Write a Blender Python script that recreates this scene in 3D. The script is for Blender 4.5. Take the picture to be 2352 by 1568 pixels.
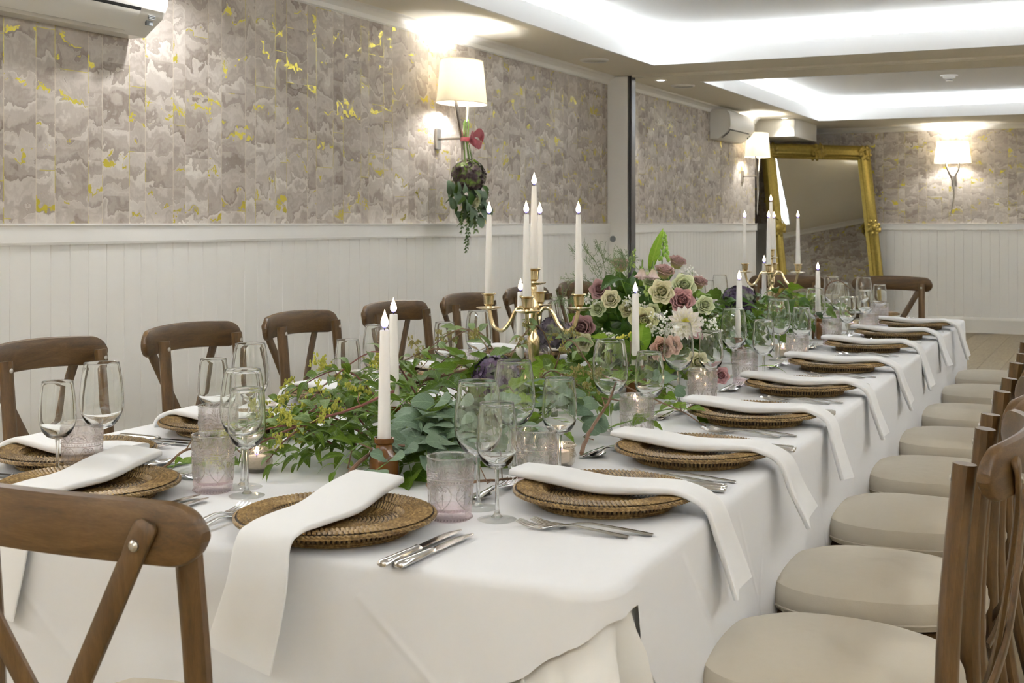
import bpy, math, random
from mathutils import Vector, Matrix, Euler, noise

# ------------------------------------------------------------------ clear
for o in list(bpy.data.objects):
    bpy.data.objects.remove(o, do_unlink=True)
S = bpy.context.scene
COL = S.collection
random.seed(7)
PI = math.pi

# ------------------------------------------------------------------ camera
cd = bpy.data.cameras.new('camera')
cd.sensor_width = 36.0
cd.lens = 2950.0 * 36.0 / 2352.0
cd.shift_y = -271.0 / 2352.0
cd.clip_start = 0.05
cam = bpy.data.objects.new('camera', cd)
cam.location = (0, 0, 1.247)
cam.rotation_euler = (PI / 2, 0, math.radians(25.5146))
COL.objects.link(cam)
S.camera = cam
cd.dof.use_dof = True
cd.dof.focus_distance = 3.0
cd.dof.aperture_fstop = 13.0

# ------------------------------------------------------------------ world, exposure
w = bpy.data.worlds.new('world'); S.world = w
w.use_nodes = True
w.node_tree.nodes['Background'].inputs[0].default_value = (1.0, 0.97, 0.93, 1)
w.node_tree.nodes['Background'].inputs[1].default_value = 0.02
S.view_settings.view_transform = 'Standard'
S.view_settings.look = 'None'
S.view_settings.exposure = 1.56
S.view_settings.gamma = 1.0
S.view_settings.use_curve_mapping = False
try:
    S.cycles.max_bounces = 18
    S.cycles.transmission_bounces = 14
    S.cycles.transparent_max_bounces = 40
    S.cycles.diffuse_bounces = 7
    S.cycles.caustics_reflective = False
    S.cycles.caustics_refractive = True
    S.cycles.sample_clamp_indirect = 6.0
except Exception:
    pass

# room measures
WL, WR, YN, YF, HC = -3.6, 1.7, -2.6, 15.5, 2.38      # walls left/right, near/far, ceiling
YJ = 9.25                                             # jamb of the folding partition
DADO = 1.247
TZ = 0.75                                             # table top

# cove lamps of the two ceiling trays (x0, x1, y0, y1)
TRAYS = [(-3.045, 1.15, -1.6, 8.73), (-3.045, 1.15, 9.93, 14.25)]
LIP_TOP, UPPER = 2.50, 2.62
COVE_W = (3.7, 2.9)    # watts per metre, near and far tray
def area(name, loc, sx, sy, power, color, rot=(0, 0, 0)):
    l = bpy.data.lights.new(name, 'AREA'); l.shape = 'RECTANGLE'
    l.size = sx; l.size_y = sy; l.energy = power; l.color = color
    o = bpy.data.objects.new(name, l); o.location = loc; o.rotation_euler = rot
    COL.objects.link(o); return o
CW = (0.86, 0.93, 1.0)
for (x0, x1, y0, y1), P in zip(TRAYS, COVE_W):
    ly, lx = y1 - y0 + 0.16, x1 - x0 + 0.16
    up = (PI, 0, 0)
    area('cove_led', (x0 - 0.09, (y0 + y1) / 2, 2.425), 0.05, ly, P * ly, CW, up)
    area('cove_led', (x1 + 0.09, (y0 + y1) / 2, 2.425), 0.05, ly, P * ly, CW, up)
    area('cove_led', ((x0 + x1) / 2, y0 - 0.09, 2.425), lx, 0.05, P * lx, CW, up)
    area('cove_led', ((x0 + x1) / 2, y1 + 0.09, 2.425), lx, 0.05, P * lx, CW, up)

# ------------------------------------------------------------------ node helpers
def new_mat(name):
    m = bpy.data.materials.new(name); m.use_nodes = True
    nt = m.node_tree; nt.nodes.clear()
    return m, nt
class G:
    """tiny expression helper around a node tree"""
    def __init__(s, nt): s.nt = nt
    def n(s, typ, **kw):
        nd = s.nt.nodes.new(typ)
        for k, v in kw.items(): setattr(nd, k, v)
        return nd
    def put(s, sock, v):
        if isinstance(v, bpy.types.NodeSocket): s.nt.links.new(v, sock)
        elif v is not None: sock.default_value = v
    def m(s, op, a, b=None, c=None):
        nd = s.n('ShaderNodeMath', operation=op)
        s.put(nd.inputs[0], a)
        if b is not None: s.put(nd.inputs[1], b)
        if c is not None: s.put(nd.inputs[2], c)
        return nd.outputs[0]
    def xyz(s, x, y, z):
        nd = s.n('ShaderNodeCombineXYZ')
        s.put(nd.inputs[0], x); s.put(nd.inputs[1], y); s.put(nd.inputs[2], z)
        return nd.outputs[0]
    def sep(s, v):
        nd = s.n('ShaderNodeSeparateXYZ'); s.put(nd.inputs[0], v); return nd.outputs
    def noise(s, vec, scale, detail=2.0, rough=0.5, dist=0.0):
        nd = s.n('ShaderNodeTexNoise')
        s.put(nd.inputs['Vector'], vec); nd.inputs['Scale'].default_value = scale
        nd.inputs['Detail'].default_value = detail; nd.inputs['Roughness'].default_value = rough
        nd.inputs['Distortion'].default_value = dist
        return nd.outputs['Fac']
    def white(s, vec):
        nd = s.n('ShaderNodeTexWhiteNoise', noise_dimensions='3D'); s.put(nd.inputs['Vector'], vec)
        return nd.outputs['Value']
    def ramp(s, fac, stops, interp='LINEAR'):
        nd = s.n('ShaderNodeValToRGB'); s.put(nd.inputs[0], fac)
        cr = nd.color_ramp; cr.interpolation = interp
        while len(cr.elements) < len(stops): cr.elements.new(0.5)
        for e, (p, c) in zip(cr.elements, stops):
            e.position = p; e.color = (*c, 1) if len(c) == 3 else c
        return nd.outputs[0]
    def mix(s, fac, a, b, blend='MIX'):
        nd = s.n('ShaderNodeMix', data_type='RGBA', blend_type=blend)
        s.put(nd.inputs[0], fac)
        s.put(nd.inputs[6], (*a, 1) if isinstance(a, tuple) and len(a) == 3 else a)
        s.put(nd.inputs[7], (*b, 1) if isinstance(b, tuple) and len(b) == 3 else b)
        return nd.outputs[2]
    def bump(s, h, strength=0.3, dist=0.01):
        nd = s.n('ShaderNodeBump'); s.put(nd.inputs['Height'], h)
        nd.inputs['Strength'].default_value = strength; nd.inputs['Distance'].default_value = dist
        return nd.outputs[0]
    def obj(s): return s.n('ShaderNodeTexCoord').outputs['Object']
    def scale(s, v, sc):
        nd = s.n('ShaderNodeMapping'); s.put(nd.inputs[0], v); nd.inputs['Scale'].default_value = sc
        return nd.outputs[0]
    def rnd(s): return s.n('ShaderNodeObjectInfo').outputs['Random']
    def bsdf(s, color, rough=0.5, metal=0.0, normal=None, spec=0.5, **kw):
        nd = s.n('ShaderNodeBsdfPrincipled')
        s.put(nd.inputs['Base Color'], (*color, 1) if isinstance(color, tuple) and len(color) == 3 else color)
        s.put(nd.inputs['Roughness'], rough); s.put(nd.inputs['Metallic'], metal)
        nd.inputs['Specular IOR Level'].default_value = spec
        if normal is not None: s.put(nd.inputs['Normal'], normal)
        for k, v in kw.items(): s.put(nd.inputs[k.replace('_', ' ')], v)
        return nd.outputs[0]
    def mixs(s, fac, a, b):
        nd = s.n('ShaderNodeMixShader'); s.put(nd.inputs[0], fac)
        s.nt.links.new(a, nd.inputs[1]); s.nt.links.new(b, nd.inputs[2]); return nd.outputs[0]
    def out(s, sh):
        o = s.n('ShaderNodeOutputMaterial'); s.nt.links.new(sh, o.inputs[0])
def sr(r, g, b):
    f = lambda c: (c / 255 / 12.92) if c / 255 <= 0.04045 else ((c / 255 + 0.055) / 1.055) ** 2.4
    return (f(r), f(g), f(b))
M = {}
def simple(name, color, rough=0.5, metal=0.0, nscale=0, namp=0.0, bump=0.0, bscale=80, spec=0.5, **kw):
    m, nt = new_mat(name); g = G(nt); c = color; nrm = None
    if nscale:
        nz = g.noise(g.obj(), nscale, 4)
        c = g.mix(nz, tuple(x * (1 - namp) for x in color), tuple(min(1, x * (1 + namp)) for x in color))
    if bump: nrm = g.bump(g.noise(g.obj(), bscale, 3), bump, 0.003)
    g.out(g.bsdf(c, rough, metal, nrm, spec, **kw)); M[name] = m; return m

# ------------------------------------------------------------------ materials
simple('white_paint', (0.88, 0.875, 0.855), 0.42, nscale=3, namp=0.02)
simple('wainscot', (0.87, 0.865, 0.84), 0.38, nscale=2, namp=0.025)
simple('ceiling_paint', (0.84, 0.80, 0.70), 0.8, nscale=2, namp=0.02)
simple('tray_paint', (0.84, 0.84, 0.84), 0.75)
simple('cream_plastic', (0.70, 0.68, 0.63), 0.32)
simple('dark_plastic', (0.03, 0.03, 0.03), 0.4)
simple('grey_plastic', (0.22, 0.24, 0.25), 0.35)
simple('seal_metal', (0.16, 0.16, 0.17), 0.35, 0.8)
simple('steel', (0.72, 0.71, 0.70), 0.13, 1.0)
simple('nickel', (0.42, 0.39, 0.35), 0.28, 1.0)
simple('brass', (0.68, 0.56, 0.34), 0.2, 1.0, nscale=30, namp=0.08)
simple('bolt_metal', (0.5, 0.48, 0.44), 0.3, 1.0)
simple('gold_leaf', (0.30, 0.225, 0.05), 0.38, 0.75, nscale=40, namp=0.35, bump=0.3, bscale=60)
simple('mirror_glass', (0.82, 0.83, 0.81), 0.0, 1.0)
simple('wax', (0.85, 0.83, 0.80), 0.4)
simple('wick', (0.02, 0.02, 0.02), 0.9)
simple('brown_glaze', (0.125, 0.048, 0.010), 0.12, nscale=25, namp=0.45)
simple('ribbon', (0.46, 0.13, 0.16), 0.35)
simple('red_stem', (0.17, 0.06, 0.05), 0.6, nscale=40, namp=0.3)
simple('brown_stem', (0.16, 0.09, 0.05), 0.7, nscale=60, namp=0.4)
simple('green_stem', (0.16, 0.27, 0.06), 0.55)
simple('seed_green', (0.40, 0.40, 0.05), 0.5, nscale=30, namp=0.35)
simple('seed_olive', (0.26, 0.23, 0.06), 0.5, nscale=30, namp=0.35)
simple('bud_green', (0.30, 0.50, 0.08), 0.5, nscale=20, namp=0.3)
simple('bud_yellow', (0.62, 0.58, 0.08), 0.5, nscale=20, namp=0.3)
simple('white_blossom', (0.88, 0.88, 0.84), 0.6)
simple('skirting', (0.78, 0.765, 0.72), 0.45)
simple('duct_white', (0.72, 0.70, 0.65), 0.6)

def wallpaper():
    m, nt = new_mat('marbled_wallpaper'); g = G(nt)
    v = g.obj(); x, y, z = g.sep(v)
    P = 0.489
    xp = g.m('DIVIDE', x, P); fl = g.m('FLOOR', xp); t = g.m('SUBTRACT', xp, fl)
    e = [0.0, 0.157, 0.464, 0.652, 1.0]
    c = g.m('MULTIPLY', fl, 4.0); edge = None
    for k in e[1:4]: c = g.m('ADD', c, g.m('GREATER_THAN', t, k))
    for k in e:
        d = g.m('ABSOLUTE', g.m('SUBTRACT', t, k)); edge = d if edge is None else g.m('MINIMUM', edge, d)
    edge = g.m('MULTIPLY', edge, P)
    cm = g.m('MODULO', g.m('ADD', c, 400.0), 4.0)
    off = g.white(g.xyz(cm, 3.0, 1.0))
    drop = g.m('MULTIPLY', g.m('MODULO', g.m('ADD', fl, 100.0), 2.0), 0.17)
    H = 0.262
    zr = g.m('DIVIDE', g.m('ADD', g.m('ADD', z, g.m('MULTIPLY', off, 0.5)), drop), H)
    row = g.m('FLOOR', zr); fz = g.m('SUBTRACT', zr, row)
    zedge = g.m('MULTIPLY', g.m('MINIMUM', fz, g.m('SUBTRACT', 1.0, fz)), H)
    sd = g.white(g.xyz(c, row, 0.5)); sd2 = g.white(g.xyz(c, row, 7.5)); sd3 = g.white(g.xyz(c, row, 13.5))
    px = g.m('ADD', x, g.m('MULTIPLY', sd, 9.0)); pz = g.m('ADD', z, g.m('MULTIPLY', sd2, 9.0))
    pv = g.xyz(px, 0.0, pz)
    warp = g.noise(pv, 10.0, 2.0, 0.5, 0.5)
    fine = g.noise(pv, 48.0, 3.0, 0.65, 0.2)
    ph = g.m('ADD', g.m('MULTIPLY', pz, 40.0), g.m('ADD', g.m('MULTIPLY', warp, 11.0), g.m('MULTIPLY', fine, 2.8)))
    s1 = g.m('SINE', ph); s2 = g.m('SINE', g.m('MULTIPLY', ph, 3.3))
    saw = g.m('MODULO', g.m('ADD', g.m('MULTIPLY', ph, 0.21), 80.0), 1.0)
    val = g.m('ADD', g.m('MULTIPLY', s1, 0.08), g.m('MULTIPLY', s2, 0.07))
    val = g.m('ADD', val, g.m('MULTIPLY', g.m('SUBTRACT', saw, 0.5), 0.42))
    val = g.m('ADD', val, g.m('MULTIPLY', g.m('SUBTRACT', g.noise(pv, 6.0, 2.0), 0.5), 0.55))
    val = g.m('ADD', g.m('ADD', val, 0.5), g.m('MULTIPLY', g.m('SUBTRACT', sd3, 0.5), 0.30))
    grain = g.noise(g.scale(v, (420.0, 1.0, 30.0)), 1.0, 2.0)
    val = g.m('ADD', val, g.m('MULTIPLY', g.m('SUBTRACT', grain, 0.5), 0.14))
    colr = g.ramp(val, [(0.0, sr(128, 117, 108)), (0.35, sr(166, 156, 147)), (0.62, sr(188, 180, 172)), (1.0, sr(218, 213, 205))])
    colr = g.mix(g.m('LESS_THAN', edge, 0.0012), colr, sr(206, 196, 178))
    # gold: a vein along some bands, patches and some joints
    band = g.m('ABSOLUTE', g.m('SUBTRACT', g.m('MODULO', g.m('ADD', g.m('MULTIPLY', ph, 0.085), 50.0), 1.0), 0.5))
    msk = g.noise(g.xyz(px, 4.0, pz), 11.0, 1.0, 0.5, 0.5)
    vein = g.m('MULTIPLY', g.m('LESS_THAN', band, 0.022), g.m('GREATER_THAN', msk, 0.50))
    vein2 = g.m('MULTIPLY', g.m('LESS_THAN', band, 0.075), g.m('GREATER_THAN', g.m('ADD', msk, g.m('MULTIPLY', g.m('SUBTRACT', fine, 0.5), 0.35)), 0.64))
    jm = g.m('MULTIPLY', g.m('LESS_THAN', g.m('MINIMUM', edge, zedge), 0.0011), g.m('GREATER_THAN', g.noise(g.xyz(x, 2.0, z), 4.0, 1.0), 0.54))
    gold = g.m('MAXIMUM', g.m('MAXIMUM', vein, vein2), jm)
    colr = g.mix(gold, colr, (0.52, 0.44, 0.06))
    g.out(g.bsdf(colr, g.m('SUBTRACT', 0.62, g.m('MULTIPLY', gold, 0.30)), g.m('MULTIPLY', gold, 0.72), None, 0.3))
    M['wallpaper'] = m
wallpaper()

def wood(name, dark, mid, light, rough=0.42, along=(1, 1, 1), bump=0.15):
    m, nt = new_mat(name); g = G(nt); v = g.obj()
    r = g.rnd(); off = g.xyz(g.m('MULTIPLY', r, 13.0), g.m('MULTIPLY', r, 7.0), 0.0)
    nd = g.n('ShaderNodeVectorMath', operation='ADD'); g.put(nd.inputs[0], v); g.put(nd.inputs[1], off)
    vv = g.scale(nd.outputs[0], along)
    a = g.noise(vv, 5.0, 4.0, 0.6, 0.8); b = g.noise(g.scale(vv, (6, 6, 6)), 9.0, 3.0, 0.6)
    f = g.m('ADD', g.m('MULTIPLY', a, 0.7), g.m('MULTIPLY', b, 0.3))
    col = g.ramp(f, [(0.28, dark), (0.5, mid), (0.72, light)])
    g.out(g.bsdf(col, rough, 0.0, g.bump(b, bump, 0.002), 0.45)); M[name] = m
wood('chair_wood_x', (0.036, 0.018, 0.006), (0.086, 0.045, 0.0135), (0.14, 0.080, 0.029), 0.38, (1.2, 9, 9))
wood('chair_wood_z', (0.036, 0.018, 0.006), (0.086, 0.045, 0.0135), (0.14, 0.080, 0.029), 0.38, (9, 9, 1.2))
wood('floor_wood', (0.17, 0.13, 0.075), (0.25, 0.20, 0.12), (0.32, 0.26, 0.165), 0.45, (12, 1.1, 12), 0.1)

def rattan():
    m, nt = new_mat('rattan'); g = G(nt); v = g.obj()
    a = g.noise(v, 190.0, 2.0); b = g.noise(v, 28.0, 2.0)
    f = g.m('ADD', g.m('MULTIPLY', a, 0.65), g.m('MULTIPLY', b, 0.35))
    col = g.ramp(f, [(0.3, (0.075, 0.042, 0.014)), (0.5, (0.20, 0.125, 0.045)), (0.7, (0.40, 0.285, 0.12))])
    g.out(g.bsdf(col, 0.42, 0.0, None, 0.45)); M['rattan'] = m
    m, nt = new_mat('rattan_dark'); g = G(nt)
    g.out(g.bsdf((0.035, 0.019, 0.007), 0.6)); M['rattan_dark'] = m
rattan()

def cloth(name, col, weave=900.0, wb=0.12, lines=(), rough=0.85):
    m, nt = new_mat(name); g = G(nt); v = g.obj(); x, y, z = g.sep(v)
    h = g.m('ADD', g.m('MULTIPLY', g.noise(v, 7.0, 3.0), 1.3), g.m('MULTIPLY', g.noise(v, 1.6, 2.0), 2.2))
    wv = g.m('MULTIPLY', g.noise(v, weave, 1.0), 0.03)
    h = g.m('ADD', h, wv)
    for (axis, p, q, wdt, amp) in lines:
        # crease: ridge along the segment p-q, in the plane (axis, z)
        A = x if axis == 'x' else y
        if axis == 'xy': A, B = x, y
        else: B = z
        dx, dz = q[0] - p[0], q[1] - p[1]; L = math.hypot(dx, dz)
        u = g.m('ADD', g.m('MULTIPLY', g.m('SUBTRACT', A, p[0]), -dz / L), g.m('MULTIPLY', g.m('SUBTRACT', B, p[1]), dx / L))
        s_ = g.m('ADD', g.m('MULTIPLY', g.m('SUBTRACT', A, p[0]), dx / L), g.m('MULTIPLY', g.m('SUBTRACT', B, p[1]), dz / L))
        gs = g.m('POWER', 2.718, g.m('MULTIPLY', g.m('MULTIPLY', u, u), -1.0 / (wdt * wdt)))
        inside = g.m('MULTIPLY', g.m('GREATER_THAN', s_, 0.0), g.m('LESS_THAN', s_, L))
        h = g.m('ADD', h, g.m('MULTIPLY', g.m('MULTIPLY', gs, inside), amp))
    col2 = g.mix(g.noise(v, 3.0, 2.0), tuple(c * 0.97 for c in col), col)
    g.out(g.bsdf(col2, rough, 0.0, g.bump(h, wb, 0.02), 0.2, Sheen_Weight=0.12)); M[name] = m
cloth('napkin_cloth', (0.76, 0.77, 0.78), wb=0.05)
cloth('under_cloth', (0.74, 0.735, 0.71), wb=0.10)
cloth('table_cloth', (0.715, 0.725, 0.745), wb=0.15, lines=[
    ('x', (-1.02, 0.70), (-0.72, 0.44), 0.006, 0.5), ('x', (-1.20, 0.68), (-1.46, 0.40), 0.006, 0.5),
    ('x', (-1.10, 0.72), (-0.98, 0.30), 0.02, 0.4), ('x', (-1.75, 0.70), (-1.40, 0.40), 0.008, 0.5),
    ('y', (1.95, 0.72), (2.25, 0.42), 0.006, 0.5), ('y', (2.30, 0.72), (2.48, 0.45), 0.006, 0.5), ('y', (2.52, 0.70), (2.40, 0.45), 0.008, 0.5),
    ('y', (3.0, 0.72), (3.15, 0.45), 0.008, 0.5), ('y', (3.6, 0.72), (3.5, 0.45), 0.008, 0.5)])
cloth('seat_fabric', (0.52, 0.475, 0.39), weave=500.0, wb=0.3, rough=0.8)

def glass(name, tint, refl=1.0, milky=0.0, mcol=(1, 1, 1), bump=0.0, dark=0.35, base_r=0.055):
    m, nt = new_mat(name); g = G(nt)
    nrm = g.bump(g.noise(g.obj(), 170.0, 2.0), bump, 0.004) if bump else None
    tr = g.n('ShaderNodeBsdfTransparent'); tr.inputs[0].default_value = (*tint, 1)
    gl = g.n('ShaderNodeBsdfGlossy'); gl.inputs['Roughness'].default_value = 0.02
    gl.inputs[0].default_value = (1, 1, 1, 1)
    fr = g.n('ShaderNodeLayerWeight'); fr.inputs[0].default_value = 0.5
    if nrm is not None:
        g.nt.links.new(nrm, gl.inputs['Normal']); g.nt.links.new(nrm, fr.inputs['Normal'])
    fac = g.m('MINIMUM', g.m('MULTIPLY', g.m('ADD', base_r, g.m('MULTIPLY', g.m('POWER', fr.outputs['Facing'], 3.0), 0.75)), refl), 1.0)
    edge_ = g.m('POWER', fr.outputs['Facing'], 5.0)
    g.put(tr.inputs[0], g.mix(edge_, tint, tuple(c * dark for c in tint)))
    base = tr.outputs[0]
    if milky:
        df = g.n('ShaderNodeBsdfTranslucent'); df.inputs[0].default_value = (*mcol, 1)
        d2 = g.n('ShaderNodeBsdfDiffuse'); d2.inputs[0].default_value = (*mcol, 1)
        base = g.mixs(milky, base, g.mixs(0.5, df.outputs[0], d2.outputs[0]))
    g.out(g.mixs(fac, base, gl.outputs[0])); M[name] = m
def real_glass(name, tint, rough=0.0, bump=0.0, thin=0.0):
    m, nt = new_mat(name); g = G(nt)
    gl = g.n('ShaderNodeBsdfGlass'); gl.inputs['Color'].default_value = (*tint, 1); gl.inputs['IOR'].default_value = 1.47; gl.inputs['Roughness'].default_value = rough
    if bump: g.nt.links.new(g.bump(g.noise(g.obj(), 140.0, 2.0), bump, 0.004), gl.inputs['Normal'])
    sh = gl.outputs[0]
    if thin:
        tr = g.n('ShaderNodeBsdfTransparent'); tr.inputs[0].default_value = (*tint, 1); sh = g.mixs(thin, sh, tr.outputs[0])
    g.out(sh); M[name] = m
real_glass('clear_glass', (0.99, 0.995, 0.99))
real_glass('thick_glass', (0.985, 0.99, 0.985), 0.0, 0.0, 0.15)
real_glass('foot_glass', (0.97, 0.975, 0.97), 0.0, 0.0, 0.72)
real_glass('pink_glass', (0.994, 0.984, 0.986), 0.0, 0.08, 0.72)
real_glass('pink_relief', (0.988, 0.976, 0.978), 0.0, 0.0, 0.45)
real_glass('pink_base', (0.98, 0.925, 0.935), 0.03, 0.3, 0.65)
glass('tea_glass', (0.90, 0.86, 0.80), 2.2, 0.10, (0.85, 0.78, 0.68), 0.35)

def leafmat(name, dark, light, vein, rough=0.38, trans=0.28):
    m, nt = new_mat(name); g = G(nt); v = g.obj(); x, y, z = g.sep(v)
    r = g.rnd()
    f = g.m('ADD', g.m('MULTIPLY', g.noise(v, 35.0, 2.0), 0.4), g.m('MULTIPLY', r, 0.6))
    c = g.mix(f, dark, light)
    mid = g.m('LESS_THAN', g.m('ABSOLUTE', x), 0.014)
    side = g.m('ABSOLUTE', g.m('SUBTRACT', g.m('MODULO', g.m('ADD', g.m('SUBTRACT', g.m('MULTIPLY', y, 5.0), g.m('MULTIPLY', g.m('ABSOLUTE', x), 5.0)), 20.0), 1.0), 0.5))
    sv = g.m('MULTIPLY', g.m('LESS_THAN', side, 0.05), 0.45)
    c = g.mix(g.m('MAXIMUM', mid, sv), c, vein)
    p = g.bsdf(c, rough, 0.0, g.bump(g.noise(v, 14.0, 2.0), 0.2, 0.05), 0.22)
    t = g.n('ShaderNodeBsdfTranslucent'); g.put(t.inputs[0], g.mix(0.5, c, (0.35, 0.5, 0.06)))
    g.out(g.mixs(trans, p, t.outputs[0])); M[name] = m
leafmat('ruscus_leaf', (0.020, 0.054, 0.003), (0.090, 0.165, 0.008), (0.12, 0.20, 0.02))
leafmat('ivy_leaf', (0.018, 0.050, 0.004), (0.090, 0.170, 0.010), (0.13, 0.23, 0.03))
leafmat('ivy_bright', (0.060, 0.135, 0.007), (0.185, 0.30, 0.018), (0.24, 0.36, 0.05))
leafmat('euca_round', (0.085, 0.145, 0.095), (0.19, 0.27, 0.19), (0.21, 0.30, 0.20), 0.5, 0.15)
leafmat('euca_long', (0.10, 0.165, 0.062), (0.21, 0.29, 0.125), (0.25, 0.33, 0.15), 0.5, 0.2)
leafmat('dark_leaf', (0.012, 0.042, 0.006), (0.045, 0.115, 0.015), (0.06, 0.13, 0.025), 0.3, 0.18)
leafmat('blade_leaf', (0.12, 0.25, 0.015), (0.21, 0.37, 0.03), (0.25, 0.40, 0.05), 0.4, 0.3)

def petalmat(name, base, tip, ax=1, trans=0.3):
    m, nt = new_mat(name); g = G(nt); v = g.obj(); xs = g.sep(v)
    f = g.m('ADD', g.m('MULTIPLY', xs[ax], 1.0), g.m('MULTIPLY', g.m('SUBTRACT', g.noise(v, 6.0, 2.0), 0.5), 0.35))
    c = g.ramp(f, [(0.15, base), (0.85, tip)])
    p = g.bsdf(c, 0.55, 0.0, None, 0.25)
    t = g.n('ShaderNodeBsdfTranslucent'); g.put(t.inputs[0], c)
    g.out(g.mixs(trans, p, t.outputs[0])); M[name] = m
petalmat('petal_mauve', (0.36, 0.22, 0.20), (0.52, 0.33, 0.34))
petalmat('petal_dusky', (0.60, 0.55, 0.22), (0.56, 0.38, 0.36))
petalmat('petal_pink', (0.48, 0.25, 0.25), (0.66, 0.40, 0.41))
petalmat('petal_cream', (0.58, 0.62, 0.25), (0.82, 0.78, 0.58))
petalmat('petal_blush', (0.72, 0.55, 0.42), (0.78, 0.78, 0.50))
petalmat('petal_green', (0.42, 0.55, 0.16), (0.76, 0.80, 0.56))
petalmat('petal_white', (0.80, 0.80, 0.45), (0.90, 0.86, 0.84))
petalmat('petal_bell', (0.72, 0.62, 0.50), (0.80, 0.66, 0.66))
petalmat('petal_yellow', (0.72, 0.66, 0.06), (0.85, 0.82, 0.22))
petalmat('petal_peach', (0.62, 0.36, 0.25), (0.72, 0.50, 0.42))
def hyd(name, a, b, c):
    m, nt = new_mat(name); g = G(nt)
    f = g.noise(g.obj(), 26.0, 2.0)
    g.out(g.bsdf(g.ramp(f, [(0.35, a), (0.5, b), (0.65, c)]), 0.55)); M[name] = m
hyd('hydrangea_purple', (0.04, 0.022, 0.065), (0.095, 0.06, 0.125), (0.13, 0.16, 0.09))
hyd('hydrangea_grey', (0.07, 0.06, 0.085), (0.16, 0.13, 0.17), (0.22, 0.26, 0.12))
hyd('hydrangea_wall', (0.06, 0.035, 0.045), (0.13, 0.085, 0.085), (0.20, 0.30, 0.06))

def emit(name, col, strength):
    m, nt = new_mat(name); g = G(nt)
    e = g.n('ShaderNodeEmission'); e.inputs[0].default_value = (*col, 1); e.inputs[1].default_value = strength
    g.out(e.outputs[0]); M[name] = m
emit('lamp_disc', (1.0, 0.97, 0.85), 12.0)
emit('led_green', (0.1, 1.0, 0.3), 2.0)
def flame():
    m, nt = new_mat('flame'); g = G(nt); x, y, z = g.sep(g.obj())
    c = g.ramp(z, [(0.0, (0.10, 0.12, 0.9)), (0.16, (0.45, 0.35, 0.85)), (0.30, (1.0, 0.75, 0.45)), (1.0, (1.0, 0.80, 0.5))])
    st = g.ramp(z, [(0.0, (0.05,) * 3), (0.2, (0.12,) * 3), (0.42, (1.0,) * 3), (1.0, (0.9,) * 3)])
    e = g.n('ShaderNodeEmission'); g.put(e.inputs[0], c); g.put(e.inputs[1], g.m('MULTIPLY', st, 14.0))
    g.out(e.outputs[0]); M['flame'] = m
flame()
def shade():
    m, nt = new_mat('lamp_shade'); g = G(nt)
    nz = g.noise(g.scale(g.obj(), (200, 200, 60)), 1.0, 2.0)
    c = g.mix(nz, (0.80, 0.76, 0.66), (0.86, 0.82, 0.72))
    d = g.n('ShaderNodeBsdfDiffuse'); g.put(d.inputs[0], c)
    t = g.n('ShaderNodeBsdfTranslucent'); g.put(t.inputs[0], c)
    g.out(g.mixs(0.42, d.outputs[0], t.outputs[0])); M['lamp_shade'] = m
shade()

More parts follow.
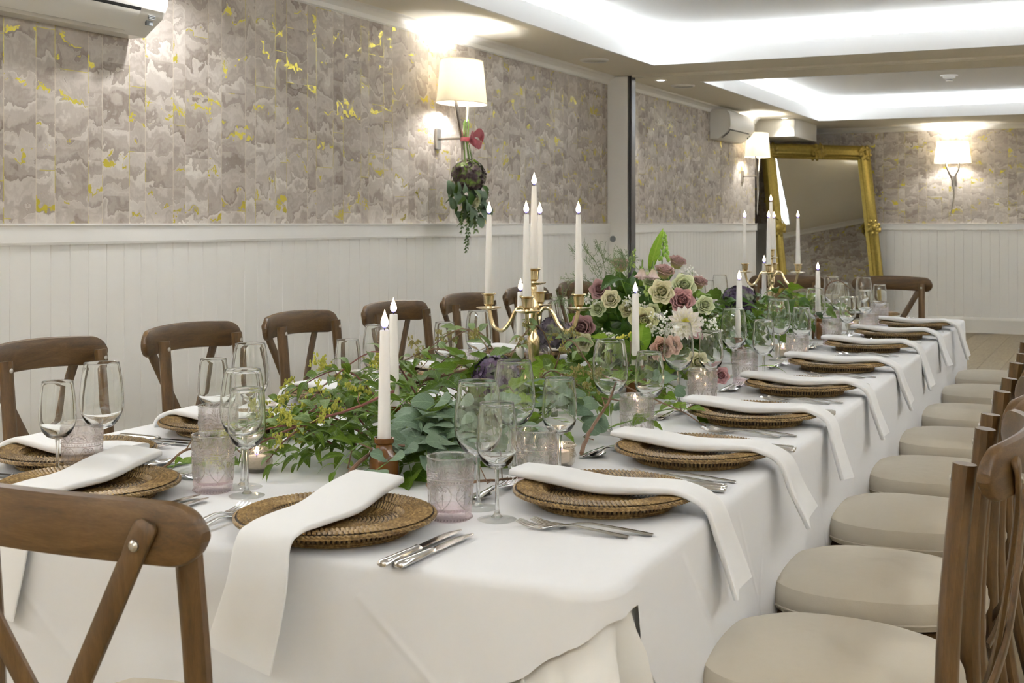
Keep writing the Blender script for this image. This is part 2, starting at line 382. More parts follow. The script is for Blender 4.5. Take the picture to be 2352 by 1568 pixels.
# ------------------------------------------------------------------ mesh helpers
class MB:
    def __init__(s): s.v = []; s.f = []
    def add(s, vs, fs):
        o = len(s.v); s.v += [tuple(p) for p in vs]; s.f += [tuple(i + o for i in q) for q in fs]
    def box(s, a, b, bev=0.0):
        x0, y0, z0 = a; x1, y1, z1 = b
        if not bev:
            s.add([(x0,y0,z0),(x1,y0,z0),(x1,y1,z0),(x0,y1,z0),(x0,y0,z1),(x1,y0,z1),(x1,y1,z1),(x0,y1,z1)],
                  [(0,3,2,1),(4,5,6,7),(0,1,5,4),(1,2,6,5),(2,3,7,6),(3,0,4,7)]); return
        # bevelled along z edges and caps
        e = bev; R = lambda d: [(x0+e-d,y0-d+0,0)]
        prof = [(x0+e,y0),(x1-e,y0),(x1,y0+e),(x1,y1-e),(x1-e,y1),(x0+e,y1),(x0,y1-e),(x0,y0+e)]
        cx, cy = (x0+x1)/2, (y0+y1)/2
        def ins(p): return (p[0] + (e if p[0] < cx else -e), p[1] + (e if p[1] < cy else -e))
        rings = [[(*ins(p), z0) for p in prof], [(*p, z0+e) for p in prof], [(*p, z1-e) for p in prof], [(*ins(p), z1) for p in prof]]
        s.rings(rings, True, True)
    def rings(s, rings, cap0=False, cap1=False, closed=True):
        n = len(rings[0]); vs = [p for r in rings for p in r]; fs = []
        for i in range(len(rings) - 1):
            for j in range(n if closed else n - 1):
                k = (j + 1) % n
                fs.append((i*n+j, i*n+k, (i+1)*n+k, (i+1)*n+j))
        if cap0: fs.append(tuple(range(n - 1, -1, -1)))
        if cap1: fs.append(tuple((len(rings)-1)*n + j for j in range(n)))
        s.add(vs, fs)
    def lathe(s, prof, n=24, c=(0, 0, 0), cap0=False, cap1=False, sy=1.0):
        s.rings([[(c[0] + r*math.cos(2*PI*j/n), c[1] + sy*r*math.sin(2*PI*j/n), c[2] + z) for j in range(n)] for r, z in prof], cap0, cap1)
    def tube(s, pts, rad, n=6, cap=True, sx=1.0, up=None):
        pts = [Vector(p) for p in pts]; rs = rad if isinstance(rad, (list, tuple)) else [rad]*len(pts)
        rings = []; pn = None
        for i, p in enumerate(pts):
            t = (pts[min(i+1, len(pts)-1)] - pts[max(i-1, 0)])
            if t.length < 1e-9: t = Vector((0, 0, 1))
            t.normalize()
            if up is not None: pn = Vector(up)
            elif pn is None:
                pn = Vector((0, 0, 1)) if abs(t.z) < 0.9 else Vector((1, 0, 0))
            a = (pn - t * pn.dot(t))
            if a.length < 1e-6: a = t.orthogonal()
            a.normalize(); b = t.cross(a); pn = a
            rings.append([p + (a*math.cos(2*PI*j/n)*sx + b*math.sin(2*PI*j/n)) * rs[i] for j in range(n)])
        s.rings(rings, cap, cap)
    def ball(s, c, r, n=8, m=6, sc=(1, 1, 1)):
        c = Vector(c); rings = []
        for i in range(m + 1):
            th = PI * min(max(i / m, 0.02), 0.98)
            rings.append([(c.x + r*sc[0]*math.sin(th)*math.cos(2*PI*j/n), c.y + r*sc[1]*math.sin(th)*math.sin(2*PI*j/n), c.z - r*sc[2]*math.cos(th)) for j in range(n)])
        s.rings(rings, True, True)
    def spindle(s, a, b, r, up, flat=0.7):
        """short strand piece from a to b"""
        a, b, up = Vector(a), Vector(b), Vector(up); t = (b - a); side = t.cross(up).normalized(); up = side.cross(t).normalized()
        rings = []
        for k, q in ((0.0, 0.45), (0.25, 1.0), (0.75, 1.0), (1.0, 0.45)):
            p = a + t * k
            rings.append([p + side*r*q, p + up*r*q*flat, p - side*r*q, p - up*r*q*flat])
        s.rings(rings, True, True)
    def mesh(s, name, mat=None, smooth=True):
        me = bpy.data.meshes.new(name); me.from_pydata(s.v, [], s.f); me.update()
        if smooth:
            me.polygons.foreach_set('use_smooth', [True] * len(me.polygons))
            try: me.set_sharp_from_angle(angle=math.radians(38))
            except Exception: pass
        if mat: me.materials.append(M[mat])
        return me
    def build(s, name, mat, parent=None, smooth=True):
        return obj(name, s.mesh(name, mat, smooth), parent)

def obj(name, me, parent=None, mtx=None):
    o = bpy.data.objects.new(name, me); COL.objects.link(o)
    if parent is not None: o.parent = parent
    if mtx is not None: o.matrix_local = mtx
    return o
def tag(o, label=None, cat=None, group=None, kind=None):
    if label: o['label'] = label
    if cat: o['category'] = cat
    if group: o['group'] = group
    if kind: o['kind'] = kind
    return o
def thing(name, label, cat, loc=(0, 0, 0), rz=0.0, group=None):
    o = bpy.data.objects.new(name, None); COL.objects.link(o); o.empty_display_size = 0.05
    o.location = loc; o.rotation_euler = (0, 0, rz)
    return tag(o, label, cat, group)
def copy_tree(o, parent=None):
    c = o.copy(); COL.objects.link(c)
    if parent is not None: c.parent = parent
    for ch in list(o.children): copy_tree(ch, c)
    return c
def spline(pts, n):
    pts = [Vector(p) for p in pts]; P = [2*pts[0]-pts[1]] + pts + [2*pts[-1]-pts[-2]]; out = []
    segs = len(pts) - 1
    for i in range(n + 1):
        u = i / n * segs; k = min(int(u), segs - 1); t = u - k
        p0, p1, p2, p3 = P[k:k+4]
        out.append(0.5*((2*p1) + (-p0+p2)*t + (2*p0-5*p1+4*p2-p3)*t*t + (-p0+3*p1-3*p2+p3)*t**3))
    return out
ORD = ['first', 'second', 'third', 'fourth', 'fifth', 'sixth', 'seventh', 'eighth', 'ninth']

# ================================================================== SETTING
def struct(o): o['kind'] = 'structure'; return o
# floor: one slab below, planks above
mb = MB(); mb.box((WL - 0.9, YN, -0.06), (WR, YF + 0.1, -0.012)); floor = struct(mb.build('floor', 'floor_wood', None, False))
mb = MB(); mb.box((-0.0945, -0.6, -0.012), (0.0945, 0.6, 0.0), 0.0015); plank_me = mb.mesh('plank', 'floor_wood', False)
mbs = MB(); cnt = 0; rnd = random.Random(3)
i = 0; x = WL - 0.7
while x < WR - 0.05:
    y = YN + (i * 0.437) % 1.2 - 0.6 + 0.6
    while y < YF + 0.3:
        cy = min(y, YF - 0.55)
        if -0.75 < x < 1.0 and 2.2 < y < 15.6 and cnt < 300:
            p = obj('plank', plank_me, floor); p.location = (x, y, 0); cnt += 1
        else:
            mbs.box((x - 0.0945, y - 0.6, -0.012), (x + 0.0945, y + 0.6, 0.0))
        y += 1.2025
    x += 0.191; i += 1
o = mbs.build('planks', 'floor_wood', floor, False); o['kind'] = 'stuff'

def wall(name, p0, p1, thick=0.1, back=1):
    """wallpapered wall; local x runs along the wall, z up, face at local y=0 towards the room"""
    p0, p1 = Vector((*p0, 0)), Vector((*p1, 0)); d = p1 - p0; L = d.length
    mb = MB(); mb.box((0, 0, 0), (L, thick, HC + 0.02))
    o = struct(mb.build(name, 'wallpaper', None, False))
    o.location = p0; o.rotation_euler = (0, 0, math.atan2(d.y, d.x)); return o, L
wl, LL = wall('wall_left', (WL, YN), (WL, 13.62))
wa, La = wall('wall_alcove', (WL - 0.75, 13.5), (WL - 0.75, YF))
wr_, La2 = wall('wall_return', (WL - 0.01, 13.615), (WL - 0.75, 13.615))
wf, LF = wall('wall_far', (WL - 0.75, YF), (WR, YF))
wr, LR = wall('wall_right', (WR, YF), (WR, YN))
wn, LN = wall('wall_near', (WR, YN), (WL, YN))

board = MB(); bw = 0.0957
prof = [(-bw/2, -0.0015), (-bw/2 + 0.0022, -0.006), (bw/2 - 0.0022, -0.006), (bw/2, -0.0015)]
board.rings([[(x_, y_ - 0.006, 0.0) for x_, y_ in prof], [(x_, y_ - 0.006, DADO - 0.075) for x_, y_ in prof]], False, False, False)
board_me = board.mesh('board', 'wainscot', False)
def wainscot(wallo, a, b, skirt=True, rail=True):
    mb = MB(); mb.box((a, -0.007, 0), (b, 0.0, DADO - 0.07)); o = mb.build('panel', 'wainscot', wallo, False)
    n = int((b - a) / bw)
    for k in range(n):
        o = obj('board', board_me, wallo); o.location = (a + (k + 0.5) * (b - a) / n, -0.002, 0); o.scale = ((b - a) / n / bw, 1, 1)
    if rail:
        mb = MB(); pr = [(0.0, DADO - 0.08), (-0.022, DADO - 0.08), (-0.024, DADO - 0.07), (-0.024, DADO - 0.012), (-0.03, DADO - 0.006), (-0.03, DADO), (0.0, DADO)]
        mb.rings([[(a, y_, z_) for y_, z_ in pr], [(b, y_, z_) for y_, z_ in pr]], True, True)
        tag(mb.build('dado_rail', 'white_paint', wallo, False))
    mb = MB(); pr = [(0.0, 0.0), (-0.026, 0.0), (-0.026, 0.15), (-0.018, 0.175), (0.0, 0.18)]
    mb.rings([[(a, y_, z_) for y_, z_ in pr], [(b, y_, z_) for y_, z_ in pr]], True, True)
    mb.build('skirting_board', 'skirting', wallo, False)
wainscot(wl, 2.0, 9.25 - YN)              # near room
wainscot(wl, 9.36 - YN, 13.62 - YN)       # far room
wainscot(wf, 0.0, 4.6)
for wo, a, b in ((wf, 4.6, LF), (wr, 0, LR), (wn, 0, LN), (wl, 0, 2.0), (wa, 0, La)):
    mb = MB(); mb.box((a, -0.012, 0), (b, 0, DADO - 0.07)); mb.box((a, -0.03, DADO - 0.08), (b, 0, DADO)); mb.build('panel', 'wainscot', wo, False)
# plain white pilasters on the right wall, seen only in the leaning mirror
for yy in (12.2, 11.2, 8.9):
    mb = MB(); mb.box((YF - yy - 0.09, -0.06, 0), (YF - yy + 0.09, 0, HC)); mb.build('pilaster', 'white_paint', wr, False)
def cornice(name, wo, a, b):
    mb = MB(); pr = [(0.0, HC), (-0.065, HC), (-0.062, HC - 0.012), (-0.045, HC - 0.02), (-0.022, HC - 0.038), (-0.012, HC - 0.058), (0.0, HC - 0.064)]
    mb.rings([[(a, y_, z_) for y_, z_ in pr], [(b, y_, z_) for y_, z_ in pr]], True, True); mb.build(name, 'white_paint', wo, False)
cornice('cornice', wl, 0, LL); cornice('cornice', wf, 0, LF); cornice('cornice', wr, 0, LR); cornice('cornice', wn, 0, LN)

# ceiling with two lit trays
mb = MB(); mt = MB(); ml = MB()
X0, X1, Ya, Yb = WL - 0.9, WR + 0.1, YN - 0.1, YF + 0.1
t1, t2 = TRAYS
def slab(x0, x1, y0, y1): mb.box((x0, y0, HC), (x1, y1, HC + 0.02))
slab(X0, t1[0], Ya, Yb); slab(t1[1], X1, Ya, Yb)
slab(t1[0], t1[1], Ya, t1[2]); slab(t1[0], t1[1], t1[3], t2[2]); slab(t1[0], t1[1], t2[3], Yb)
for (x0, x1, y0, y1) in TRAYS:
    e = 0.018
    z0 = HC - 0.003
    ml.box((x0 - e, y0 - e, z0), (x0 + 0.001, y1 + e, LIP_TOP)); ml.box((x1 - 0.001, y0 - e, z0), (x1 + e, y1 + e, LIP_TOP))
    ml.box((x0, y0 - e, z0), (x1, y0 + 0.001, LIP_TOP)); ml.box((x0, y1 - 0.001, z0), (x1, y1 + e, LIP_TOP))
    q = 0.2
    mt.box((x0 - q - 0.02, y0 - q, HC + 0.02), (x0 - q, y1 + q, UPPER)); mt.box((x1 + q, y0 - q, HC + 0.02), (x1 + q + 0.02, y1 + q, UPPER))
    mt.box((x0 - q, y0 - q - 0.02, HC + 0.02), (x1 + q, y0 - q, UPPER)); mt.box((x0 - q, y1 + q, HC + 0.02), (x1 + q, y1 + q + 0.02, UPPER))
    mt.box((x0 - q, y0 - q, UPPER), (x1 + q, y1 + q, UPPER + 0.02))
ceiling = struct(mb.build('ceiling', 'ceiling_paint', None, False))
ml.build('tray_lip', 'tray_paint', ceiling, False); mt.build('tray_ceiling', 'tray_paint', ceiling, False)

# partition jamb and track
jr = thing('trim_1', None, None, (WL, YJ, 0)); jr['kind'] = 'structure'
mb = MB(); mb.box((0.0, 0.0, 0), (0.165, 0.10, HC - 0.005), 0.003); mb.build('jamb', 'white_paint', jr, False)
mb = MB(); mb.box((0.166, 0.002, 0), (0.178, 0.098, HC - 0.006)); mb.box((0.186, 0.01, 0), (0.196, 0.09, HC - 0.006)); mb.build('edge_profile', 'seal_metal', jr, False)
mb = MB(); mb.box((0.178, 0.02, 0), (0.186, 0.08, HC - 0.006)); mb.build('rubber_seal', 'dark_plastic', jr, False)
mb = MB(); mb.lathe([(0.0, -0.004), (0.020, -0.004), (0.024, 0.0), (0.024, 0.002)], 20); o = mb.build('lock_plate', 'grey_plastic', jr); o.location = (0.045, -0.001, 1.128); o.rotation_euler = (-PI/2, 0, 0)
mb = MB(); mb.box((WL + 0.2, YJ + 0.0, HC - 0.016), (WR, YJ + 0.03, HC)); mb.box((WL + 0.2, YJ + 0.07, HC - 0.016), (WR, YJ + 0.10, HC))
struct(mb.build('trim_2', 'ceiling_paint', None, False))
# boxed duct below the ceiling in the far corner
mb = MB(); mb.box((WL - 0.7, 13.8, 2.185), (-3.213, 14.9, HC), 0.004); struct(mb.build('trim_3', 'duct_white', None, False))

# ------------------------------------------------------------------ ceiling fittings
def downlight(x, y, label, power=18.0, z=HC, ang=95):
    t = thing('downlight', label, 'downlight', (x, y, z), 0, 'recessed downlights')
    mb = MB(); mb.lathe([(0.030, -0.001), (0.046, -0.006), (0.050, -0.003), (0.050, 0.0)], 24); mb.build('ring', 'white_paint', t)
    mb = MB(); mb.lathe([(0.0005, -0.002), (0.030, -0.002)], 20); mb.build('lens', 'lamp_disc', t)
    l = bpy.data.lights.new('downlight_beam', 'SPOT'); l.energy = power; l.color = (1.0, 0.99, 0.98); l.spot_size = math.radians(ang); l.spot_blend = 0.6; l.shadow_soft_size = 0.03
    o = bpy.data.objects.new('downlight_beam', l); COL.objects.link(o); o.parent = t; o.location = (0, 0, -0.012)
downlight(-3.313, 9.676, 'small lit downlight in the ceiling just beyond the partition jamb', 7)
downlight(-3.304, 13.727, 'small lit downlight in the ceiling beside the boxed duct', 7)
downlight(-3.18, 4.05, 'recessed downlight above the left wall near the air conditioner', 12, HC, 155)
for yy in (-0.5, 1.9): downlight(-3.31, yy, 'added unseen downlight along the left side of the near ceiling', 22, HC, 155)  # added out of view to brighten the left wall
for yy in (0.6, 4.05, 7.6): downlight(1.42, yy, 'added fill downlight along the unseen right side of the ceiling', 13, HC, 155)  # row added on the unseen side to lift the room brightness
for yy in (-0.6, 1.6, 3.8): downlight(-1.0 + 0.25, yy, 'added unseen downlight in the near tray above the dining table', 3.5, UPPER, 140)  # added out of view for more light on table and ceiling
downlight(1.42, 12.3, 'added fill downlight over the unseen far right corner', 16, HC, 150)  # added on the unseen side as fill for the far room
def vent(x, y, label):
    t = thing('ceiling_speaker', label, 'speaker', (x, y, HC))
    mb = MB(); mb.lathe([(0.10, 0.0), (0.10, -0.008), (0.088, -0.014), (0.080, -0.010)], 32); mb.build('ring', 'white_paint', t)
    mb = MB(); mb.lathe([(0.0005, -0.006), (0.082, -0.006)], 28); mb.build('grille', 'cream_plastic', t)
vent(-3.315, 8.268, 'round flush ceiling speaker on the near side of the partition')
vent(-3.277, 10.119, 'round flush ceiling speaker just past the partition track')
t = thing('smoke_detector', 'white round smoke detector on the far tray ceiling', 'detector', (-1.47, 12.48, UPPER))
mb = MB(); mb.lathe([(0.0005, -0.06), (0.03, -0.058), (0.034, -0.035), (0.05, -0.032), (0.058, -0.012), (0.075, -0.010), (0.08, 0)], 24); mb.build('body', 'white_paint', t)
mb = MB(); mb.lathe([(0.031, -0.05), (0.0335, -0.045), (0.034, -0.04)], 24); mb.build('sensor_slot', 'dark_plastic', t)

# ------------------------------------------------------------------ air conditioners
def aircon(y0, y1, zb, label):
    L = y1 - y0
    t = thing('air_conditioner', label, 'air conditioner', (WL, (y0 + y1) / 2, zb), 0, 'wall air conditioners')
    pr = [(0.002, 0.28), (0.10, 0.285), (0.165, 0.27), (0.195, 0.23), (0.20, 0.17), (0.198, 0.115), (0.185, 0.09)]
    low = [(0.185, 0.09), (0.172, 0.065), (0.10, 0.012), (0.085, 0.0), (0.002, 0.0)]
    mb = MB(); full = pr + low[1:]
    mb.rings([[(x_, -L/2, z_) for x_, z_ in full], [(x_, -L/2 + 0.012, z_) for x_, z_ in full], [(x_, L/2 - 0.012, z_) for x_, z_ in full], [(x_, L/2, z_) for x_, z_ in full]], True, True)
    mb.build('body', 'cream_plastic', t)
    fp = [(x_ + 0.004, z_) for x_, z_ in pr[2:]]
    mb = MB(); mb.rings([[(x_, -L/2 + 0.004, z_) for x_, z_ in fp], [(x_, L/2 - 0.004, z_) for x_, z_ in fp]], closed=False); mb.build('front_panel', 'white_paint', t)
    # louvre flap with dark gap round it
    mb = MB(); lv = [(0.190, 0.092), (0.176, 0.062), (0.106, 0.010)]
    mb.rings([[(x_ + 0.001, -L/2 + 0.03, z_ - 0.001) for x_, z_ in lv], [(x_ + 0.001, L/2 - 0.14, z_ - 0.001) for x_, z_ in lv]], closed=False); mb.build('outlet_gap', 'dark_plastic', t)
    mb = MB(); lv = [(0.187, 0.082), (0.176, 0.059), (0.112, 0.0115)]
    mb.rings([[(x_ + 0.004, -L/2 + 0.036, z_ - 0.004) for x_, z_ in lv], [(x_ + 0.004, L/2 - 0.146, z_ - 0.004) for x_, z_ in lv]], closed=False); mb.build('louvre', 'cream_plastic', t)
    mb = MB(); mb.box((0.150, L/2 - 0.075, 0.036), (0.158, L/2 - 0.040, 0.056)); mb.build('display', 'grey_plastic', t)
    for k in range(3):
        mb = MB(); mb.box((0.172, L/2 - 0.085, 0.056 + k*0.006), (0.180, L/2 - 0.05, 0.0585 + k*0.006)); mb.build('indicator', 'grey_plastic', t)
aircon(3.05, 3.98, 1.985, 'cream wall air conditioner above the patterned wall, nearest the camera')
aircon(11.95, 12.82, 2.06, 'white wall air conditioner in the far room beside a wall lamp')

# ------------------------------------------------------------------ wall lamps
def sconce(loc, rz, label, power):
    """local -y is away from the wall"""
    t = thing('wall_lamp', label, 'wall lamp', loc, rz, 'fabric shade wall lamps')
    mb = MB(); n = 36; a0, b0, a1, b1 = 0.205, 0.125, 0.172, 0.105; cy = -0.165
    R = lambda a, b, z: [(a*math.cos(2*PI*j/n), cy + b*math.sin(2*PI*j/n), z) for j in range(n)]
    mb.rings([R(a0, b0, 0.20), R(a1, b1, 0.445)]); mb.rings([R(a1 - 0.003, b1 - 0.003, 0.445), R(a0 - 0.003, b0 - 0.003, 0.20)])
    sh = mb.build('shade', 'lamp_shade', t)
    for z, a, b in ((0.20, a0, b0), (0.445, a1, b1)):
        mb = MB(); mb.tube([Vector(p) for p in R(a, b, z)] + [Vector(R(a, b, z)[0])], 0.0025, 5, False); mb.build('shade_trim', 'lamp_shade', sh)
    mb = MB(); mb.box((-0.028, -0.016, -0.06), (0.028, 0.0, 0.06), 0.003); mb.build('back_plate', 'nickel', t)
    mb = MB(); mb.tube([(0, -0.012, 0.0), (0, -0.165, 0.0)], 0.007, 8); mb.build('support_bar', 'nickel', t)
    A = spline([(-0.022, cy, -0.40), (0.004, cy, -0.27), (0.018, cy, -0.14), (0.004, cy, -0.01), (-0.035, cy, 0.08), (-0.066, cy, 0.17), (-0.072, cy, 0.27)], 26)
    B = spline([(0.008, cy, -0.06), (0.03, cy, 0.05), (0.065, cy, 0.13), (0.075, cy, 0.27)], 16)
    mb = MB(); mb.tube(A, [0.003 + 0.009*min(1, k/9) for k in range(27)], 8); mb.build('twig_arm', 'nickel', t)
    mb = MB(); mb.tube(B, 0.0105, 8); mb.build('twig_arm', 'nickel', t)
    for sx in (-0.073, 0.075):
        mb = MB(); mb.lathe([(0.012, 0.26), (0.014, 0.30), (0.011, 0.31)], 12, (sx, cy, 0), True, True); mb.build('lamp_holder', 'cream_plastic', t)
        l = bpy.data.lights.new('bulb_light', 'POINT'); l.energy = power; l.color = (1.0, 0.985, 0.965); l.shadow_soft_size = 0.022
        o = bpy.data.objects.new('bulb_light', l); COL.objects.link(o); o.parent = t; o.location = (sx, cy, 0.325)
RZL = PI / 2
sconce((WL, 6.53, 1.735), RZL, 'lit wall lamp with cream oval shade and a flower bunch tied to it', 5.0)
sconce((WL, 13.1, 1.735), RZL, 'lit wall lamp with cream shade beside the far air conditioner', 4.2)
sconce((-1.77, YF, 1.735), 0, 'lit wall lamp with cream shade on the far wall right of the mirror', 4.5)

for yy in (0.4, 3.5, 6.6): sconce((WR, yy, 1.735), -PI / 2, 'added fill lamp with cream shade on the unseen right hand wall', 15.0)  # lamps added on an unseen wall to brighten left wall and ceiling
for xx in (-2.4, -0.9, 0.6): sconce((xx, YN, 1.735), PI, 'added fill lamp with cream shade on the wall behind the camera', 21.0)  # lamps added out of view to fill cloth front, jamb and chair backs
sconce((WL, 0.9, 1.735), RZL, 'added unseen lamp with cream shade on the left wall beside the camera', 13.0)  # extra lamp added out of view as fill
sconce((WR, 12.0, 1.735), -PI / 2, 'added fill lamp with cream shade on the far room right wall', 12.0)  # added to the unseen side to brighten the far room

# ------------------------------------------------------------------ leaning gilt mirror
def mirror():
    TL, TR = Vector((-3.66, 14.13, 2.15)), Vector((-2.71, 15.30, 2.15))
    # vertical leaning board: width along (TR-TL), bottom pushed forward
    u = (TR - TL); W = u.length; u.normalize(); nrm = Vector((u.y, -u.x, 0))
    H = 2.17; lean = 0.34
    t = thing('leaning_mirror', 'tall gilt framed mirror leaning in the far corner', 'mirror', (TL + TR) / 2 - Vector((0, 0, 2.15)) + nrm*lean)
    up = (Vector((0, 0, 2.15)) - nrm * lean).normalized(); fw = u.cross(up).normalized()
    if fw.dot(nrm) < 0: fw = -fw
    MT = Matrix((( u.x, fw.x, up.x, 0), (u.y, fw.y, up.y, 0), (u.z, fw.z, up.z, 0), (0, 0, 0, 1)))
    F = 0.17
    outer = [(-W/2, 0), (W/2, 0), (W/2, H), (-W/2, H)]
    prof = [(0.0, -0.03), (0.0, 0.02), (0.012, 0.045), (0.03, 0.052), (0.05, 0.04), (0.07, 0.036), (0.095, 0.046), (0.115, 0.042), (0.13, 0.022), (0.145, 0.026), (0.158, 0.016), (F, 0.006), (F, -0.01)]
    for k in range(4):
        p, q = outer[k], outer[(k + 1) % 4]; mb = MB()
        cx_ = [(-1, 1), (1, 1), (1, -1), (-1, -1)]
        ip, iq = cx_[k], cx_[(k + 1) % 4]
        ip = (1 if ip[0] < 0 else -1, 1 if p[1] < 1 else -1); iq = (1 if q[0] < 0 else -1, 1 if q[1] < 1 else -1)
        mb.rings([[(p[0] + ip[0]*d, h, p[1] + ip[1]*d) for d, h in prof], [(q[0] + iq[0]*d, h, q[1] + iq[1]*d) for d, h in prof]], closed=False)
        o = mb.build('frame_side', 'gold_leaf', t, True); o.matrix_local = MT
    def orn(x, z, s, name):
        mb = MB(); r = random.Random(int(x*100 + z*10))
        for k in range(16):
            a = 2*PI*k/16; rr = s*(0.55 + 0.45*(k % 2))
            mb.ball((x + rr*math.cos(a), 0.045, z + rr*math.sin(a)*0.9), s*0.34, 6, 4, (1, 0.6, 1))
        mb.ball((x, 0.05, z), s*0.5, 8, 5, (1, 0.6, 1))
        for k in range(5):
            a = r.uniform(0, 6.28); pts = [(x + s*(0.3 + 0.25*j)*math.cos(a + 0.5*j), 0.05, z + s*(0.3 + 0.25*j)*math.sin(a + 0.5*j)) for j in range(5)]
            mb.tube(pts, [s*0.16, s*0.15, s*0.13, s*0.1, s*0.05], 5)
        o = mb.build(name, 'gold_leaf', t); o.matrix_local = MT
    for x in (-W/2 + 0.085, W/2 - 0.085):
        for z in (0.085, H - 0.085): orn(x, z, 0.075, 'corner_ornament')
    for x in (-W/2 + 0.08, W/2 - 0.08): orn(x, H/2 + 0.12, 0.085, 'side_ornament')
    orn(0, H - 0.085, 0.08, 'top_ornament')
    mb = MB(); mb.box((-W/2 + F - 0.02, -0.012, F - 0.02), (W/2 - F + 0.02, 0.002, H - F + 0.02)); o = mb.build('mirror_pane', 'mirror_glass', t, False); o.matrix_local = MT
mirror()

# ================================================================== TABLE
TA = math.radians(1.27)                                   # the table is turned a little
TO = Vector((-1.40, 1.60, 0))                             # middle of the near edge
def tw(x, y, z=0.0): return Vector((TO.x + x*math.cos(TA) - y*math.sin(TA), TO.y + x*math.sin(TA) + y*math.cos(TA), z))
HW, TL_ = 0.775, 5.42
def outline(inset, rad, n_side=None, step=0.02):
    """rounded rectangle, list of (x, y, nx, ny, s) in table coordinates"""
    x0, x1, y0, y1 = -HW + inset, HW - inset, inset, TL_ - inset; out = []
    cs = [((x1 - rad, y0 + rad), -PI/2), ((x1 - rad, y1 - rad), 0), ((x0 + rad, y1 - rad), PI/2), ((x0 + rad, y0 + rad), PI)]
    for k in range(4):
        (cx_, cy_), a0 = cs[k]; m_ = 7
        for j in range(m_ + 1):
            a = a0 + PI/2*j/m_; out.append((cx_ + rad*math.cos(a), cy_ + rad*math.sin(a), math.cos(a), math.sin(a)))
        (nx_, ny_), _ = cs[(k + 1) % 4]; a = a0 + PI/2
        p = (cx_ + rad*math.cos(a), cy_ + rad*math.sin(a)); q = (nx_ + rad*math.cos(a), ny_ + rad*math.sin(a))
        L = math.hypot(q[0]-p[0], q[1]-p[1]); m2 = int(L/step)
        for j in range(1, m2): out.append((p[0] + (q[0]-p[0])*j/m2, p[1] + (q[1]-p[1])*j/m2, math.cos(a), math.sin(a)))
    return out
OUT = outline(0.0, 0.06, None, 0.0125); NP = len(OUT); S_ = [0.0]
for k in range(1, NP): S_.append(S_[-1] + math.hypot(OUT[k][0]-OUT[k-1][0], OUT[k][1]-OUT[k-1][1]))
def corner_dist(x, y): return math.hypot(x - HW, y)
def fold(s, seed, f1, f2): return noise.noise(Vector((s*f1, seed, 0))) + 0.5*noise.noise(Vector((s*f2, seed + 9, 0)))
def make_cloth(name, mat, label, drop_fn, amp, off, rings_n, seed, f1, f2, flare):
    mb = MB(); rings = []
    top = [(0.035, 0.0), (0.015, -0.0007), (0.006, -0.003), (0.0015, -0.008), (0.0, -0.015)]
    for ins, dz in top:
        rings.append([tw(x - nx*(ins + off), y - ny*(ins + off), TZ + dz - off*0.5) for x, y, nx, ny in OUT])
    for r in range(1, rings_n + 1):
        k = r / rings_n; ring = []
        for (x, y, nx, ny), s in zip(OUT, S_):
            D = drop_fn(x, y, s); d = 0.015 + (D - 0.015) * k
            a = amp * min(1.0, d / (0.35 if off == 0 else 0.22))
            w_ = fold(s, seed, f1, f2); o_ = -off + flare*d + (a*(w_ + 0.45) if off == 0 else 1.3*a*math.exp(-(corner_dist(x, y)/0.36)**2)*(1.6*w_ + 0.55))
            if off:      # stays behind the top cloth, billows out only below its hem
                D2 = drop_over(x, y, s); free = max(0.0, min(1.0, (d - D2 - 0.015) / 0.10))
                o_ = max(-0.045, min(o_, -0.010 + 0.012*d + free*0.06))
            ring.append(tw(x + nx*o_, y + ny*o_, TZ - off*0.5 - d))
        rings.append(ring)
    mb.rings(rings, True, False)
    o = mb.build(name, mat); tag(o, label, 'tablecloth'); return o
def drop_under(x, y, s): return 0.735
def drop_over(x, y, s):
    c = corner_dist(x, y)
    if y < 0.12 and x > -HW + 0.3:      # front edge, hem sweeps up to the near right corner
        d = 0.045 + 0.66*max(0.0, (HW - x))
    elif x > HW - 0.12:
        d = 0.050 + 0.95*max(0.0, y - 0.04)
    else: d = 0.46
    d = min(d, 0.40 + 0.05*math.sin(s*1.7))
    return max(0.045, d + 0.003*math.sin(s*90))
make_cloth('under_cloth', 'under_cloth', 'floor-length white undercloth showing in folds below the top cloth hem', drop_under, 0.075, 0.012, 24, 3.3, 15.0, 26.0, 0.0)
make_cloth('table_cloth', 'table_cloth', 'white tablecloth spread over the long dining table', drop_over, 0.012, 0.0, 22, 5.1, 1.7, 4.0, 0.015)
# the table itself under the cloths
tb = thing('dining_table', 'long dining table hidden beneath the white cloths', 'table', tw(0, TL_/2), TA)
mb = MB(); mb.box((-HW + 0.03, -TL_/2 + 0.03, 0.70), (HW - 0.03, TL_/2 - 0.03, 0.732), 0.005); mb.build('table_top', 'chair_wood_x', tb, False)
for sx in (-1, 1):
    for k in range(4):
        mb = MB(); yy = -TL_/2 + 0.25 + k*(TL_ - 0.5)/3; mb.box((sx*(HW - 0.16) - 0.03, yy - 0.03, 0.0), (sx*(HW - 0.16) + 0.03, yy + 0.03, 0.70)); mb.build('leg', 'chair_wood_z', tb, False)

